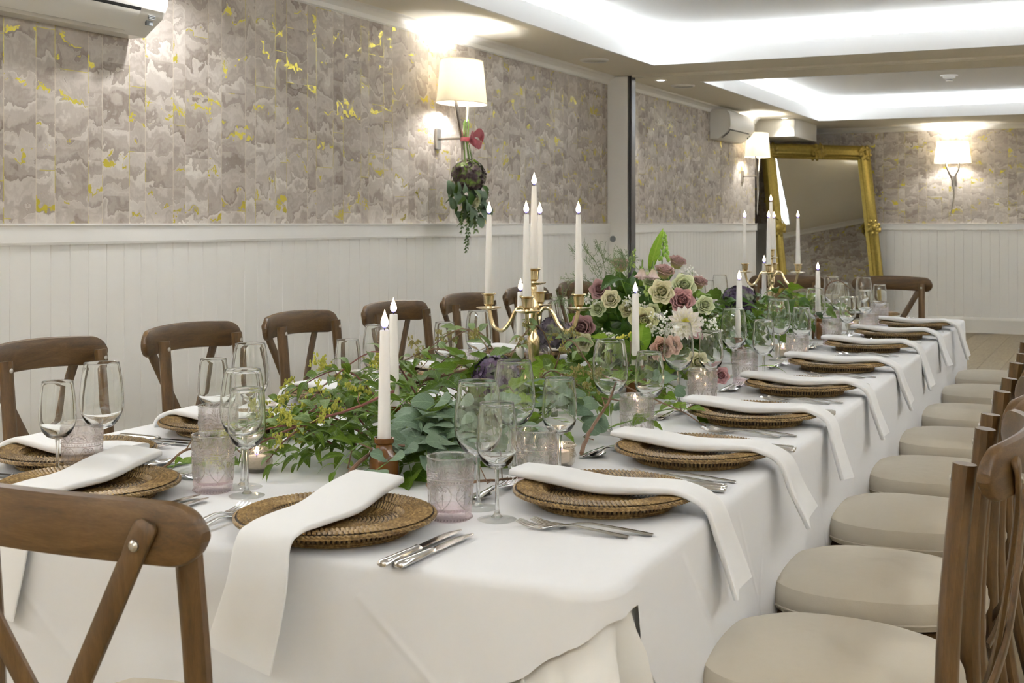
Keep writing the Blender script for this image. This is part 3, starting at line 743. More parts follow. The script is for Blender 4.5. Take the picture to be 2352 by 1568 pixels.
# ================================================================== CHAIRS
def superell(a, b, n, z, e=2.6, taper=0.0):
    out = []
    for j in range(n):
        t_ = 2*PI*j/n; c, s_ = math.cos(t_), math.sin(t_)
        x_ = a*math.copysign(abs(c)**(2/e), c); y_ = b*math.copysign(abs(s_)**(2/e), s_)
        out.append((x_*(1 + taper*y_/b), y_, z))
    return out
def make_chair(label):
    t = thing('cross_back_chair', label, 'chair', (0, 0, 0), 0, 'cross back dining chairs')
    # seat frame
    mb = MB(); mb.rings([superell(0.205, 0.205, 40, 0.415, 2.5, 0.06), superell(0.215, 0.212, 40, 0.42, 2.5, 0.06), superell(0.215, 0.212, 40, 0.455, 2.5, 0.06), superell(0.205, 0.203, 40, 0.461, 2.5, 0.06)], True, True)
    mb.build('seat_frame', 'chair_wood_x', t)
    mb = MB()
    cu = [(0.195, 0.462), (0.212, 0.468), (0.218, 0.482), (0.217, 0.503), (0.209, 0.520), (0.176, 0.533), (0.11, 0.540), (0.04, 0.542)]
    mb.rings([superell(r_, r_*0.99, 40, z_, 2.5, 0.06) for r_, z_ in cu], True, True); cus = mb.build('cushion', 'seat_fabric', t)
    mb = MB(); ring = superell(0.2185, 0.2185*0.99, 40, 0.480, 2.5, 0.06); mb.tube([Vector(p) for p in ring] + [Vector(ring[0])], 0.0028, 5, False); mb.build('piping', 'seat_fabric', cus)
    # back posts running down into the rear legs
    for s_ in (-1, 1):
        pts = spline([(s_*0.205, -0.285, 0.0), (s_*0.198, -0.235, 0.22), (s_*0.190, -0.208, 0.44), (s_*0.183, -0.212, 0.66), (s_*0.179, -0.233, 0.890)], 16)
        mb = MB(); mb.tube(pts, [0.0165 + 0.0025*min(1, k/6) for k in range(17)], 10, True, 0.92, (0, 1, 0)); po = mb.build('back_post', 'chair_wood_z', t)
        mb = MB(); pts = [(s_*0.188, 0.185, 0.0), (s_*0.182, 0.172, 0.2), (s_*0.174, 0.158, 0.42)]; mb.tube(pts, [0.0145, 0.017, 0.019], 10); mb.build('front_leg', 'chair_wood_z', t)
        mb = MB(); mb.tube([(s_*0.198, -0.236, 0.215), (s_*0.183, 0.174, 0.195)], 0.0095, 8); mb.build('stretcher', 'chair_wood_x', t)
        mb = MB(); mb.ball((s_*0.179, -0.2135, 0.867), 0.0065, 8, 5, (1, 0.5, 1)); mb.build('bolt', 'bolt_metal', po)
    mb = MB(); mb.tube([(-0.182, 0.172, 0.26), (0.182, 0.172, 0.26)], 0.0095, 8); mb.build('stretcher', 'chair_wood_x', t)
    # top rail: bent board behind the posts, rounded ends
    mb = MB(); rings = []; nx = 44; hw = 0.236; th = 0.013
    for k in range(nx + 1):
        q = -1 + 2*k/nx; q = math.sin(q*PI/2); x_ = hw*q
        ed = math.sqrt(max(0.0, 1 - max(0.0, (abs(x_) - (hw - 0.042)) / 0.042) ** 2)) if abs(x_) > hw - 0.042 else 1.0
        hh = 0.042*max(ed, 0.16); zc = 0.880 + 0.010*(1 - (x_/hw)**2); yc = -0.264 - 0.052*(1 - (x_/hw)**2); tt = th*(0.72 + 0.28*ed)
        ring = []
        for j in range(12):
            a = 2*PI*j/12; c_, s2 = math.cos(a), math.sin(a)
            ring.append((x_, yc + tt*math.copysign(abs(c_)**0.6, c_), zc + hh*math.copysign(abs(s2)**0.55, s2)))
        rings.append(ring)
    mb.rings(rings, True, True); mb.build('top_rail', 'chair_wood_x', t)
    # crossed slats bolted to the back of the rail and to the seat frame
    for s_ in (-1, 1):
        pts = spline([(s_*0.179, -0.302, 0.902), (s_*0.168, -0.306, 0.878), (s_*0.122, -0.300, 0.795), (s_*0.01, -0.276 - 0.006*s_, 0.595), (-s_*0.075, -0.240, 0.47), (-s_*0.10, -0.222, 0.432)], 22)
        mb = MB(); rings = []
        for k, p in enumerate(pts):
            tn = (pts[min(k+1, 22)] - pts[max(k-1, 0)]).normalized(); nb = Vector((0, 1, 0)); sd = tn.cross(nb).normalized(); nb = sd.cross(tn)
            wd = 0.0165*(0.55 if k == 0 else 0.9 if k == 1 else 1.0); hh = 0.0045
            rings.append([p + sd*wd*c_ + nb*hh*d_ for c_, d_ in ((-1, -0.6), (-0.85, -1), (0.85, -1), (1, -0.6), (1, 0.6), (0.85, 1), (-0.85, 1), (-1, 0.6))])
        mb.rings(rings, True, True); sl = mb.build('slat', 'chair_wood_z', t)
        mb = MB(); mb.lathe([(0.0075, 0), (0.0075, 0.003), (0.004, 0.006)], 10, (0, 0, 0), True, True); bo = mb.build('bolt', 'bolt_metal', sl); bo.location = (s_*0.164, -0.3105, 0.872); bo.rotation_euler = (PI/2, 0, 0)
        bo2 = obj('bolt', bo.data, sl); bo2.location = (-s_*0.095, -0.236, 0.442); bo2.rotation_euler = (PI/2, 0, 0)
    return t
chair0 = make_chair('')
first = [True]
def place_chair(x, y, rz, label):
    o = chair0 if first[0] else copy_tree(chair0); first[0] = False
    o.location = (x, y, 0); o.rotation_euler = (0, 0, rz); o.scale = (1, 1, 1); o['label'] = label
place_chair(-1.258, 1.530, 0.0, 'cross back wooden chair with its back to the camera at the near table end')
chair0.scale = (1.0, 1.0, 0.978)      # a slightly lower chair at the near end
RY = [2.19, 2.73, 3.34, 3.95, 4.57, 5.21, 5.89, 6.50]
rc = random.Random(5)
for k, y in enumerate(RY):
    place_chair(-0.450 - 0.014*k, y, PI/2 + rc.uniform(-0.05, 0.05), 'cream cushioned chair with wooden cross back, %s from the camera on the right side' % ORD[k])
LY = [2.62, 3.235, 3.845, 4.50, 5.16, 5.81, 6.48]
for k, y in enumerate(LY):
    place_chair(-2.385 - 0.008*k, y, -PI/2 + rc.uniform(-0.05, 0.05), 'wooden cross back chair along the white panelled wall, %s from the camera' % ORD[k])
place_chair(-1.86, 7.58, PI + 0.05, 'wooden cross back chair at the far table end, in front of the mirror')
place_chair(-1.27, 7.66, PI - 0.03, 'wooden cross back chair at the far table end, right of the mirror')

# ================================================================== TABLEWARE (prototypes as shared meshes)
def lathe_mesh(name, prof, mat, n=32, cap0=False, cap1=False):
    mb = MB(); mb.lathe(prof, n, (0, 0, 0), cap0, cap1); return mb.mesh(name, mat)
def _rev(l): return l[::-1]
def bowl_prof(z0, z1, rmax, rrim, zmax):
    out = []
    for k in range(19):
        q = k / 18
        z = z0 + (z1 - z0) * q
        if z <= zmax:
            u = (z - z0) / (zmax - z0); r = 0.0045 + (rmax - 0.0045) * math.sqrt(max(0, 1 - (1 - u) ** 2)) ** 1.05
        else:
            u = (z - zmax) / (z1 - zmax); r = rmax + (rrim - rmax) * (u ** 1.9)
        out.append((r, z))
    return out
def glass_meshes(H, zb, rmax, rrim, zmax, rfoot):
    bp = bowl_prof(zb, H, rmax, rrim, zmax)
    inner = [(max(0.0008, r - 0.0011 - 0.0030*max(0, 1 - k/4)), z + 0.0035*max(0, 1 - k/5)) for k, (r, z) in enumerate(bp)]
    bowl = lathe_mesh('bowl', [(0.0002, zb - 0.0005)] + bp + [(rrim - 0.0005, H + 0.0006)] + inner[::-1] + [(0.0002, zb + 0.0040)], 'clear_glass', 48)
    rim = MB(); rim.tube([(rrim*math.cos(2*PI*k/40) , rrim*math.sin(2*PI*k/40), H) for k in range(41)], 0.0008, 5, False)
    rim_me = rim.mesh('rim', 'thick_glass')
    stem = lathe_mesh('stem', _rev([(0.0002, zb - 0.001), (0.0042, zb - 0.0012), (0.0042, zb - 0.002), (0.0034, zb - 0.012), (0.0031, zb*0.55), (0.0036, 0.018), (0.006, 0.009), (0.010, 0.0055), (0.0002, 0.0050)]), 'thick_glass', 14)
    foot = lathe_mesh('foot', _rev([(0.0002, 0.0049), (0.010, 0.0049), (0.020, 0.0035), (rfoot - 0.002, 0.0022), (rfoot, 0.0012), (rfoot - 0.001, 0.0004), (0.0002, 0.0004)]), 'foot_glass', 40)
    return bowl, rim_me, stem, foot
LGM = glass_meshes(0.222, 0.090, 0.0425, 0.0335, 0.145, 0.037)
SGM = glass_meshes(0.196, 0.086, 0.0345, 0.0285, 0.128, 0.033)
def put_glass(ms, x, y, label, group):
    t = thing('wine_glass', label, 'wine glass', (x, y, TZ), random.uniform(0, 6), group)
    for nm, me in zip(('bowl', 'rim', 'stem', 'foot'), ms): obj(nm, me, t)
# tumbler with scrolls in relief
TH, TR0, TR1 = 0.106, 0.0355, 0.0400
def tum_r(z): return TR0 + (TR1 - TR0) * z / TH
tum_body = lathe_mesh('body', [(tum_r(0.0225) - 0.0028, 0.0225)] + [(tum_r(z), z) for z in (0.0225, 0.035, 0.05, 0.065, 0.08, 0.095, 0.1045)] + [(TR1 - 0.0008, TH), (TR1 - 0.0022, 0.1045)] + [(tum_r(z) - 0.0028, z) for z in (0.09, 0.07, 0.05, 0.03, 0.0225)], 'pink_glass', 40)
tum_base = lathe_mesh('base', [(0.001, 0.0), (0.031, 0.0), (0.0345, 0.002), (0.0358, 0.006), (0.0352, 0.010), (tum_r(0.015), 0.014), (tum_r(0.022), 0.022), (tum_r(0.022) - 0.004, 0.022), (0.028, 0.016), (0.001, 0.013)], 'pink_base', 40)
mb = MB(); mb.tube([(( TR1 - 0.001)*math.cos(2*PI*k/40), (TR1 - 0.001)*math.sin(2*PI*k/40), TH) for k in range(41)], 0.0013, 6, False); tum_rim = mb.mesh('rim', 'thick_glass')
mb = MB()
def cyl(a, z, o_=0.0004): r = tum_r(z) + o_; return (r*math.cos(a), r*math.sin(a), z)
for k in range(6):
    a0 = 2*PI*k/6
    for sg in (-1, 1):
        pts = []
        for j in range(26):      # heart half: foot, belly, then the spiral
            u = j/25
            if u < 0.55:
                q = u/0.55; ax = 0.40*math.sin(q*PI*0.75)*1.0; z = 0.022 + 0.034*q
            else:
                q = (u - 0.55)/0.45; th_ = q*PI*2.2; rr = 0.16*(1 - 0.72*q)
                ax = 0.283 - 0.16 + rr*math.cos(th_) + 0.0; z = 0.056 + (rr*0.036)*math.sin(th_)*1.0
            pts.append(cyl(a0 + sg*ax, z))
        mb.tube(pts, 0.0011, 5)
    mb.tube([cyl(a0, 0.030), cyl(a0, 0.048)], 0.0010, 5); mb.tube([cyl(a0 - 0.07, 0.041), cyl(a0 + 0.07, 0.041)], 0.0010, 5)
    for j in range(-3, 4):       # palmette above the bead band
        mb.tube([cyl(a0 + 0.02*j, 0.074), cyl(a0 + 0.11*j, 0.079 + 0.010*math.cos(j*0.45)), cyl(a0 + 0.15*j, 0.074 + 0.020*math.cos(j*0.42))], [0.0006, 0.0013, 0.0005], 5)
    for j in range(4): mb.tube([cyl(a0 + PI/6 - 0.3, 0.0735 + 0.0022*j), cyl(a0 + PI/6, 0.0755 + 0.0026*j), cyl(a0 + PI/6 + 0.3, 0.0735 + 0.0022*j)], 0.0007, 4)
for z in (0.0635, 0.0715): mb.tube([cyl(2*PI*k/40, z) for k in range(41)], 0.0010, 5, False)
for k in range(44): mb.ball(cyl(2*PI*k/44, 0.0675), 0.0017, 5, 3)
for k in range(40): mb.ball(cyl(2*PI*k/40, 0.005, 0.0004), 0.0021, 5, 3)
tum_relief = mb.mesh('scroll_relief', 'pink_relief')
def put_tumbler(x, y, label):
    t = thing('tumbler', label, 'tumbler', (x, y, TZ), random.uniform(0, 1), 'embossed pink tumblers')
    for nm, me in (('body', tum_body), ('base', tum_base), ('rim', tum_rim), ('scroll_relief', tum_relief)): obj(nm, me, t)

# woven charger: strands wound in rings
def charger_meshes():
    # solid core just below the strands
    core = lathe_mesh('core', [(0.001, 0.0165), (0.104, 0.0165), (0.110, 0.026), (0.160, 0.0285), (0.164, 0.026), (0.158, 0.0225), (0.120, 0.019), (0.117, 0.0), (0.113, 0.0), (0.10, 0.012), (0.001, 0.012)], 'rattan_dark', 48)
    mb = MB()
    for k, r in enumerate([0.1150, 0.1225, 0.1300, 0.1375, 0.1450, 0.1525]):
        n = int(2*PI*r/0.0080); z = 0.0278 + 0.002*k/5
        for j in range(n):
            a = 2*PI*(j + 0.5*(k % 2))/n; da = 0.0050/r
            mb.spindle(((r - 0.0040)*math.cos(a), (r - 0.0040)*math.sin(a), z + 0.0012), ((r + 0.0040)*math.cos(a + da), (r + 0.0040)*math.sin(a + da), z + 0.0012), 0.0031, (0, 0, 1), 0.75)
    rimw = mb.mesh('rim_weave', 'rattan')
    mb = MB(); r = 0.1605; n = 118
    for j in range(n):
        a = 2*PI*j/n; da = 0.080
        for (dz0, dz1, rr) in ((0.0, 0.0055, 0), (0.0055, 0.0, 0.0015)):
            mb.spindle(((r + rr)*math.cos(a), (r + rr)*math.sin(a), 0.0235 + dz0), ((r + rr)*math.cos(a + da), (r + rr)*math.sin(a + da), 0.0235 + dz1), 0.0028, (math.cos(a), math.sin(a), 0.5), 0.85)
    braid = mb.mesh('braided_edge', 'rattan')
    mb = MB()
    n = 112
    for j in range(n):       # inner wall stitches
        a = 2*PI*j/n; mb.spindle((0.104*math.cos(a), 0.104*math.sin(a), 0.0165), (0.1115*math.cos(a), 0.1115*math.sin(a), 0.0285), 0.0026, (-math.cos(a), -math.sin(a), 0.4), 0.7)
    for k in range(15):
        r = 0.006 + 0.0068*k; n = max(6, int(2*PI*r/0.0095))
        for j in range(n):
            a = 2*PI*(j + 0.5*(k % 2))/n; da = 0.0052/r
            mb.spindle((r*math.cos(a - da), r*math.sin(a - da), 0.0172), (r*math.cos(a + da), r*math.sin(a + da), 0.0172), 0.0027, (0, 0, 1), 0.6)
    cent = mb.mesh('centre_weave', 'rattan')
    mb = MB(); n = 96
    for j in range(n):
        a = 2*PI*j/n; mb.spindle((0.1185*math.cos(a), 0.1185*math.sin(a), 0.001), (0.1225*math.cos(a), 0.1225*math.sin(a), 0.021), 0.0024, (math.cos(a), math.sin(a), 0), 0.7)
    for z, rr in ((0.0025, 0.1190), (0.006, 0.1195), (0.019, 0.1225)):
        mb.tube([(rr*math.cos(2*PI*k/48), rr*math.sin(2*PI*k/48), z) for k in range(49)], 0.0022, 5, False)
    foot = mb.mesh('foot_weave', 'rattan')
    return [('core', core), ('rim_weave', rimw), ('braided_edge', braid), ('centre_weave', cent), ('foot_weave', foot)]
CHM = charger_meshes()
def put_charger(x, y, rz, label):
    t = thing('woven_charger', label, 'charger plate', (x, y, TZ + 0.0005), rz, 'woven rattan chargers')
    for nm, me in CHM:
        o = obj(nm, me, t)
        if nm != 'core': o['kind'] = 'stuff'

# cutlery, lying along +y (handle end at y=0, working end at +y)
def strip(mb, pts, widths, th):
    rings = []
    for k, p in enumerate(pts):
        p = Vector(p); tn = (Vector(pts[min(k+1, len(pts)-1)]) - Vector(pts[max(k-1, 0)])).normalized(); up = Vector((1, 0, 0)).cross(tn).normalized()
        wd = widths[k]
        rings.append([p + Vector((wd, 0, 0)), p + Vector((wd*0.6, 0, 0)) + up*th, p + Vector((-wd*0.6, 0, 0)) + up*th, p + Vector((-wd, 0, 0)), p - Vector((wd*0.6, 0, 0)) - up*th, p + Vector((wd*0.6, 0, 0)) - up*th])
    mb.rings(rings, True, True)
def fork_mesh(L, name):
    mb = MB()
    pts = [(0, 0, 0.002), (0, 0.01, 0.003), (0, L*0.25, 0.007), (0, L*0.5, 0.011), (0, L*0.62, 0.009), (0, L*0.68, 0.006), (0, L*0.73, 0.004), (0, L*0.76, 0.0035)]
    strip(mb, pts, [0.006, 0.009, 0.0075, 0.0042, 0.0036, 0.006, 0.0115, 0.0125], 0.0012)
    for k in range(4):
        x_ = -0.0105 + 0.007*k
        strip(mb, [(x_, L*0.755, 0.0035), (x_, L*0.85, 0.004), (x_, L*0.93, 0.007), (x_*0.98, L, 0.012)], [0.0022, 0.0019, 0.0017, 0.0008], 0.0010)
    return mb.mesh(name, 'steel')
def knife_mesh(L, name):
    mb = MB(); rings = []
    for q, w_, h_ in ((0, 0.004, 0.003), (0.01, 0.008, 0.005), (0.05, 0.0095, 0.006), (0.25, 0.0085, 0.0055), (0.42, 0.0065, 0.0045), (0.45, 0.0085, 0.005), (0.47, 0.006, 0.003)):
        rings.append([(w_*math.cos(2*PI*j/10), L*q, 0.0065 + h_*math.sin(2*PI*j/10)) for j in range(10)])
    mb.rings(rings, True, True)
    rings = []
    for q, l_, r_ in ((0.465, -0.006, 0.006), (0.52, -0.009, 0.0085), (0.75, -0.010, 0.009), (0.9, -0.0085, 0.009), (0.97, -0.003, 0.0085), (1.0, 0.004, 0.007)):
        rings.append([(l_, L*q, 0.006), ((l_ + r_)/2, L*q, 0.0072), (r_, L*q, 0.0068), (r_, L*q, 0.0055), ((l_ + r_)/2, L*q, 0.0050)])
    mb.rings(rings, True, True); return mb.mesh(name, 'steel')
def spoon_mesh(L, name):
    mb = MB()
    strip(mb, [(0, 0, 0.002), (0, 0.01, 0.003), (0, L*0.3, 0.008), (0, L*0.55, 0.010), (0, L*0.7, 0.006)], [0.006, 0.009, 0.007, 0.004, 0.004], 0.0012)
    rings = []
    for i in range(9):
        q = i/8; y_ = L*(0.69 + 0.31*q); w_ = 0.019*math.sqrt(max(0.02, math.sin(PI*min(0.985, max(0.05, q**0.85)))))
        rings.append([(w_*c_, y_, 0.0085 - 0.0065*(1 - c_*c_)*math.sin(PI*max(0.05, min(0.95, q)))) for c_ in (-1, -0.6, -0.2, 0.2, 0.6, 1)])
    mb.rings(rings, closed=False); return mb.mesh(name, 'steel')
FORK, FORK2, KNIFE, KNIFE2, SPOON, DFORK = fork_mesh(0.205, 'fork'), fork_mesh(0.19, 'fork'), knife_mesh(0.235, 'knife'), knife_mesh(0.215, 'knife'), spoon_mesh(0.185, 'spoon'), fork_mesh(0.175, 'dessert_fork')
def put_cut(me, nm, cat, pos, rz, label, group):
    o = obj(nm, me); o.location = pos; o.rotation_euler = (0, 0, rz); tag(o, label, cat, group)

# napkin: folded strip following a path, rounded fold, opening tail
def napkin(pts, widths, thick, open_, sides, label):
    n = 44; P_ = spline(pts, n); K = len(pts) - 1
    def lerp(a, u): k = min(int(u), K - 1); return a[k] + (a[k+1] - a[k])*(u - k)
    mb = MB(); rings = []
    for i, p in enumerate(P_):
        u = i/n*K; w_ = lerp(widths, u)/2; t_ = lerp(thick, u)/2; op = lerp(open_, u); sd = lerp(sides, u).normalized()
        tn = (P_[min(i+1, n)] - P_[max(i-1, 0)]).normalized(); sd = (sd - tn*sd.dot(tn)).normalized(); up = tn.cross(sd)
        if i < n*0.3 and up.z < 0: up = -up
        if i: 
            if up.dot(pu) < 0: up = -up
        pu = up
        ring = []; m_ = 32
        for j in range(m_):
            a = 2*PI*j/m_; c_, s2 = math.cos(a), math.sin(a)
            xx = math.copysign(abs(c_)**0.38, c_); zz = math.copysign(abs(s2)**0.55, s2)
            ring.append(p + sd*w_*xx + up*(t_*zz*(1 - 0.25*op*math.cos(xx*PI/2)) + op*0.013*(abs(xx)**1.5 - 0.35)))
        rings.append(ring)
    mb.rings(rings, True, True); o = mb.build('napkin', 'napkin_cloth'); tag(o, label, 'napkin', 'folded white napkins')

# ---------------------------------------------------------------- place settings
rp = random.Random(11)
def setting(px, py, fwd, where, edge, napkin_kind, glasses=True, Lp=None, Sp=None, Tp=None, drift=0.0, cut=True):
    f = Vector((math.cos(fwd), math.sin(fwd), 0)); r = Vector((f.y, -f.x, 0)); c = Vector((px, py, TZ))
    W = lambda x, y, z=0.0: c + r*x + f*y + Vector((0, 0, z))
    put_charger(px, py, rp.uniform(0, 6), 'brown woven rattan charger plate at the ' + where)
    rz = fwd - PI/2
    if cut:
        a = rp.uniform(-0.07, 0.07)
        put_cut(FORK, 'dinner_fork', 'fork', W(-0.185, -0.155, 0.001), rz + a + 0.10, 'inner steel fork left of charger at the ' + where, 'table forks')
        put_cut(FORK2, 'starter_fork', 'fork', W(-0.215, -0.125, 0.001), rz + a + 0.06, 'outer steel fork left of charger at the ' + where, 'table forks')
        put_cut(KNIFE, 'dinner_knife', 'knife', W(0.185, -0.165, 0.0), rz - a, 'inner steel knife right of charger at the ' + where, 'table knives')
        put_cut(KNIFE2, 'starter_knife', 'knife', W(0.210, -0.160, 0.0), rz - a - 0.02, 'outer steel knife right of charger at the ' + where, 'table knives')
        put_cut(SPOON, 'dessert_spoon', 'spoon', W(0.09, 0.205, 0.001), rz + PI/2 + rp.uniform(-0.1, 0.2), 'steel dessert spoon above the charger at the ' + where, 'dessert cutlery')
        put_cut(DFORK, 'dessert_fork', 'fork', W(-0.095, 0.215, 0.003), rz - PI/2 + rp.uniform(-0.25, 0.1), 'steel dessert fork above the charger at the ' + where, 'dessert cutlery')
    nl = 'folded white napkin across charger at the ' + where
    e = edge; Z = 0.040; dd = drift
    if napkin_kind == 'hang':
        dn = 0.115 + rp.uniform(-0.01, 0.025)
        pts = [W(0.015, 0.175, Z + 0.006), W(0.012, 0.10, Z + 0.002), W(0.006, 0.0, Z - 0.006), W(0.0, -0.10, Z), W(0.0, -e + 0.02, Z - 0.001), W(dd*0.15, -e - 0.025, Z - 0.025), W(dd*0.6, -e - 0.043, -0.045), W(dd, -e - 0.068, -dn)]
        sd = [r, r, r, r, r, r, r, r]
        napkin(pts, [0.085, 0.092, 0.095, 0.088, 0.080, 0.076, 0.086, 0.104], [0.014, 0.02, 0.02, 0.018, 0.014, 0.013, 0.013, 0.013], [0, 0, 0, 0.1, 0.2, 0.5, 0.9, 1.0], sd, nl)
    elif napkin_kind == 'flat_hang':
        dn = 0.15
        pts = [W(-0.035, 0.185, Z + 0.012), W(-0.03, 0.10, Z + 0.004), W(-0.012, 0.0, Z - 0.003), W(-0.003, -0.10, Z), W(-0.003, -e + 0.005, Z - 0.002), W(-0.006, -e - 0.022, Z - 0.02), W(-0.012, -e - 0.032, -0.05), W(-0.036, -e - 0.042, -dn)]
        sd = [r + f*0.45, r + f*0.45, r + f*0.25, r, r, r, r, r]
        napkin(pts, [0.106, 0.110, 0.112, 0.106, 0.098, 0.098, 0.108, 0.122], [0.016, 0.018, 0.016, 0.014, 0.012, 0.010, 0.009, 0.008], [0]*8, sd, nl)
    Lp = Lp or W(0.20, 0.27)[:2]; Sp = Sp or W(0.19, 0.165)[:2]; Tp = Tp or W(0.12, 0.19)[:2]
    put_glass(LGM, Lp[0], Lp[1], 'tall empty wine glass of the ' + where, 'large wine glasses')
    put_glass(SGM, Sp[0], Sp[1], 'smaller empty wine glass of the ' + where, 'small wine glasses')
    put_tumbler(Tp[0], Tp[1], 'embossed pale pink tumbler of the ' + where)

# near end
setting(-1.152, 1.752, PI/2, 'right-hand place at the near end', 0.165, 'flat_hang', Lp=(-1.020, 2.000), Sp=(-0.951, 1.934), Tp=(-1.024, 1.905))
setting(-1.700, 1.775, PI/2 + 0.05, 'left-hand place at the near end', 0.165, 'flat_hang', Lp=(-1.50, 1.965), Sp=(-1.445, 1.905), Tp=(-1.527, 1.912))
# right side
PR = [(-0.830, 2.122), (-0.818, 2.594), (-0.842, 3.169), (-0.858, 3.771), (-0.882, 4.416), (-0.909, 5.136), (-0.908, 5.738), (-0.898, 6.309)]
LP = [(-1.105, 2.325), (-1.099, 2.841), (-1.115, 3.405), (-1.141, 4.052), (-1.136, 4.632), (-1.185, 5.471), (-1.19, 6.02), (-1.20, 6.671)]
SP = [(-0.995, 2.300), (-1.006, 2.855), (-1.046, 3.484), (-1.016, 3.947), (-1.046, 4.599), (-1.03, 5.36), (-1.06, 5.93), (-1.094, 6.506)]
TP = [(-1.009, 2.222), (-1.004, 2.765), (-1.022, 3.328), (-1.056, 3.875), (-1.045, 4.533), (-1.081, 5.30), (-1.017, 5.78), (-1.078, 6.432)]
for k, (x, y) in enumerate(PR):
    setting(x, y, PI + rp.uniform(-0.05, 0.02), '%s right-side place from the camera' % ORD[k], 0.165, 'hang', Lp=LP[k], Sp=SP[k], Tp=TP[k], drift=rp.uniform(-0.03, 0.05))
# left side
PL = [(-1.966, 2.017), (-1.935, 2.480), (-1.985, 3.060), (-1.985, 3.655), (-2.00, 4.30), (-2.02, 4.92), (-2.03, 5.55), (-2.05, 6.20)]
LPl = [(-1.825, 1.941), (-1.807, 2.395), (-1.825, 2.982), (-1.834, 3.600), (-1.85, 4.19), (-1.86, 4.80), (-1.88, 5.45), (-1.90, 6.10)]
SPl = [(-1.835, 1.835), (-1.829, 2.291), (-1.816, 2.818), (-1.870, 3.442), (-1.88, 4.03), (-1.88, 4.65), (-1.89, 5.30), (-1.91, 5.95)]
TPl = [(-1.848, 1.912), (-1.765, 2.222), (-1.852, 2.895), (-1.83, 3.50), (-1.86, 4.10), (-1.86, 4.72), (-1.87, 5.37), (-1.89, 6.02)]
for k, (x, y) in enumerate(PL):
    setting(x, y, 0.0 + rp.uniform(-0.05, 0.05), '%s left-side place from the camera' % ORD[k], 0.165, 'hang', Lp=LPl[k], Sp=SPl[k], Tp=TPl[k], drift=rp.uniform(-0.03, 0.03))
# far end
setting(-1.215, 6.86, -PI/2, 'right-hand place at the far end', 0.165, 'hang', Lp=(-1.376, 6.74), Sp=(-1.30, 6.62), Tp=(-1.33, 6.68))
setting(-1.83, 6.86, -PI/2, 'left-hand place at the far end', 0.165, 'hang', Lp=(-1.95, 6.66), Sp=(-1.985, 6.56), Tp=(-1.93, 6.60))

# ================================================================== CANDLES
fl = []
for k in range(11):
    q = k/10; fl.append((max(0.012, 0.30*math.sin(PI*q**0.62)**1.1*(1 - 0.35*q)) if 0 < k < 10 else 0.012, q))
FLAME = lathe_mesh('flame', fl, 'flame', 12, True, True)       # unit tall
def candle_mesh(L, r0, r1):
    return lathe_mesh('wax_body', [(r0*0.9, 0.0), (r0, 0.004), ((r0*0.6 + r1*0.4), L*0.45), (r1, L - 0.002), (r1*0.9, L), (r1*0.35, L - 0.0012)], 'wax', 20, True, True)
WICK = lathe_mesh('wick', [(0.0011, 0.0), (0.0011, 0.008)], 'wick', 6, True, True)
def put_candle(x, y, z, L, r0, r1, label, group, me_cache={}):
    key = (L, r0, r1)
    if key not in me_cache: me_cache[key] = candle_mesh(*key)
    t = thing('taper_candle', label, 'candle', (x, y, z), 0, group)
    t.rotation_euler = (random.uniform(-0.008, 0.008), random.uniform(-0.008, 0.008), 0)
    obj('wax_body', me_cache[key], t); obj('wick', WICK, t).location = (0, 0, L - 0.001)
    fo = obj('flame', FLAME, t); fo.location = (0, 0, L + 0.003); fo.scale = (0.027, 0.027, 0.031 + random.uniform(0, 0.006))
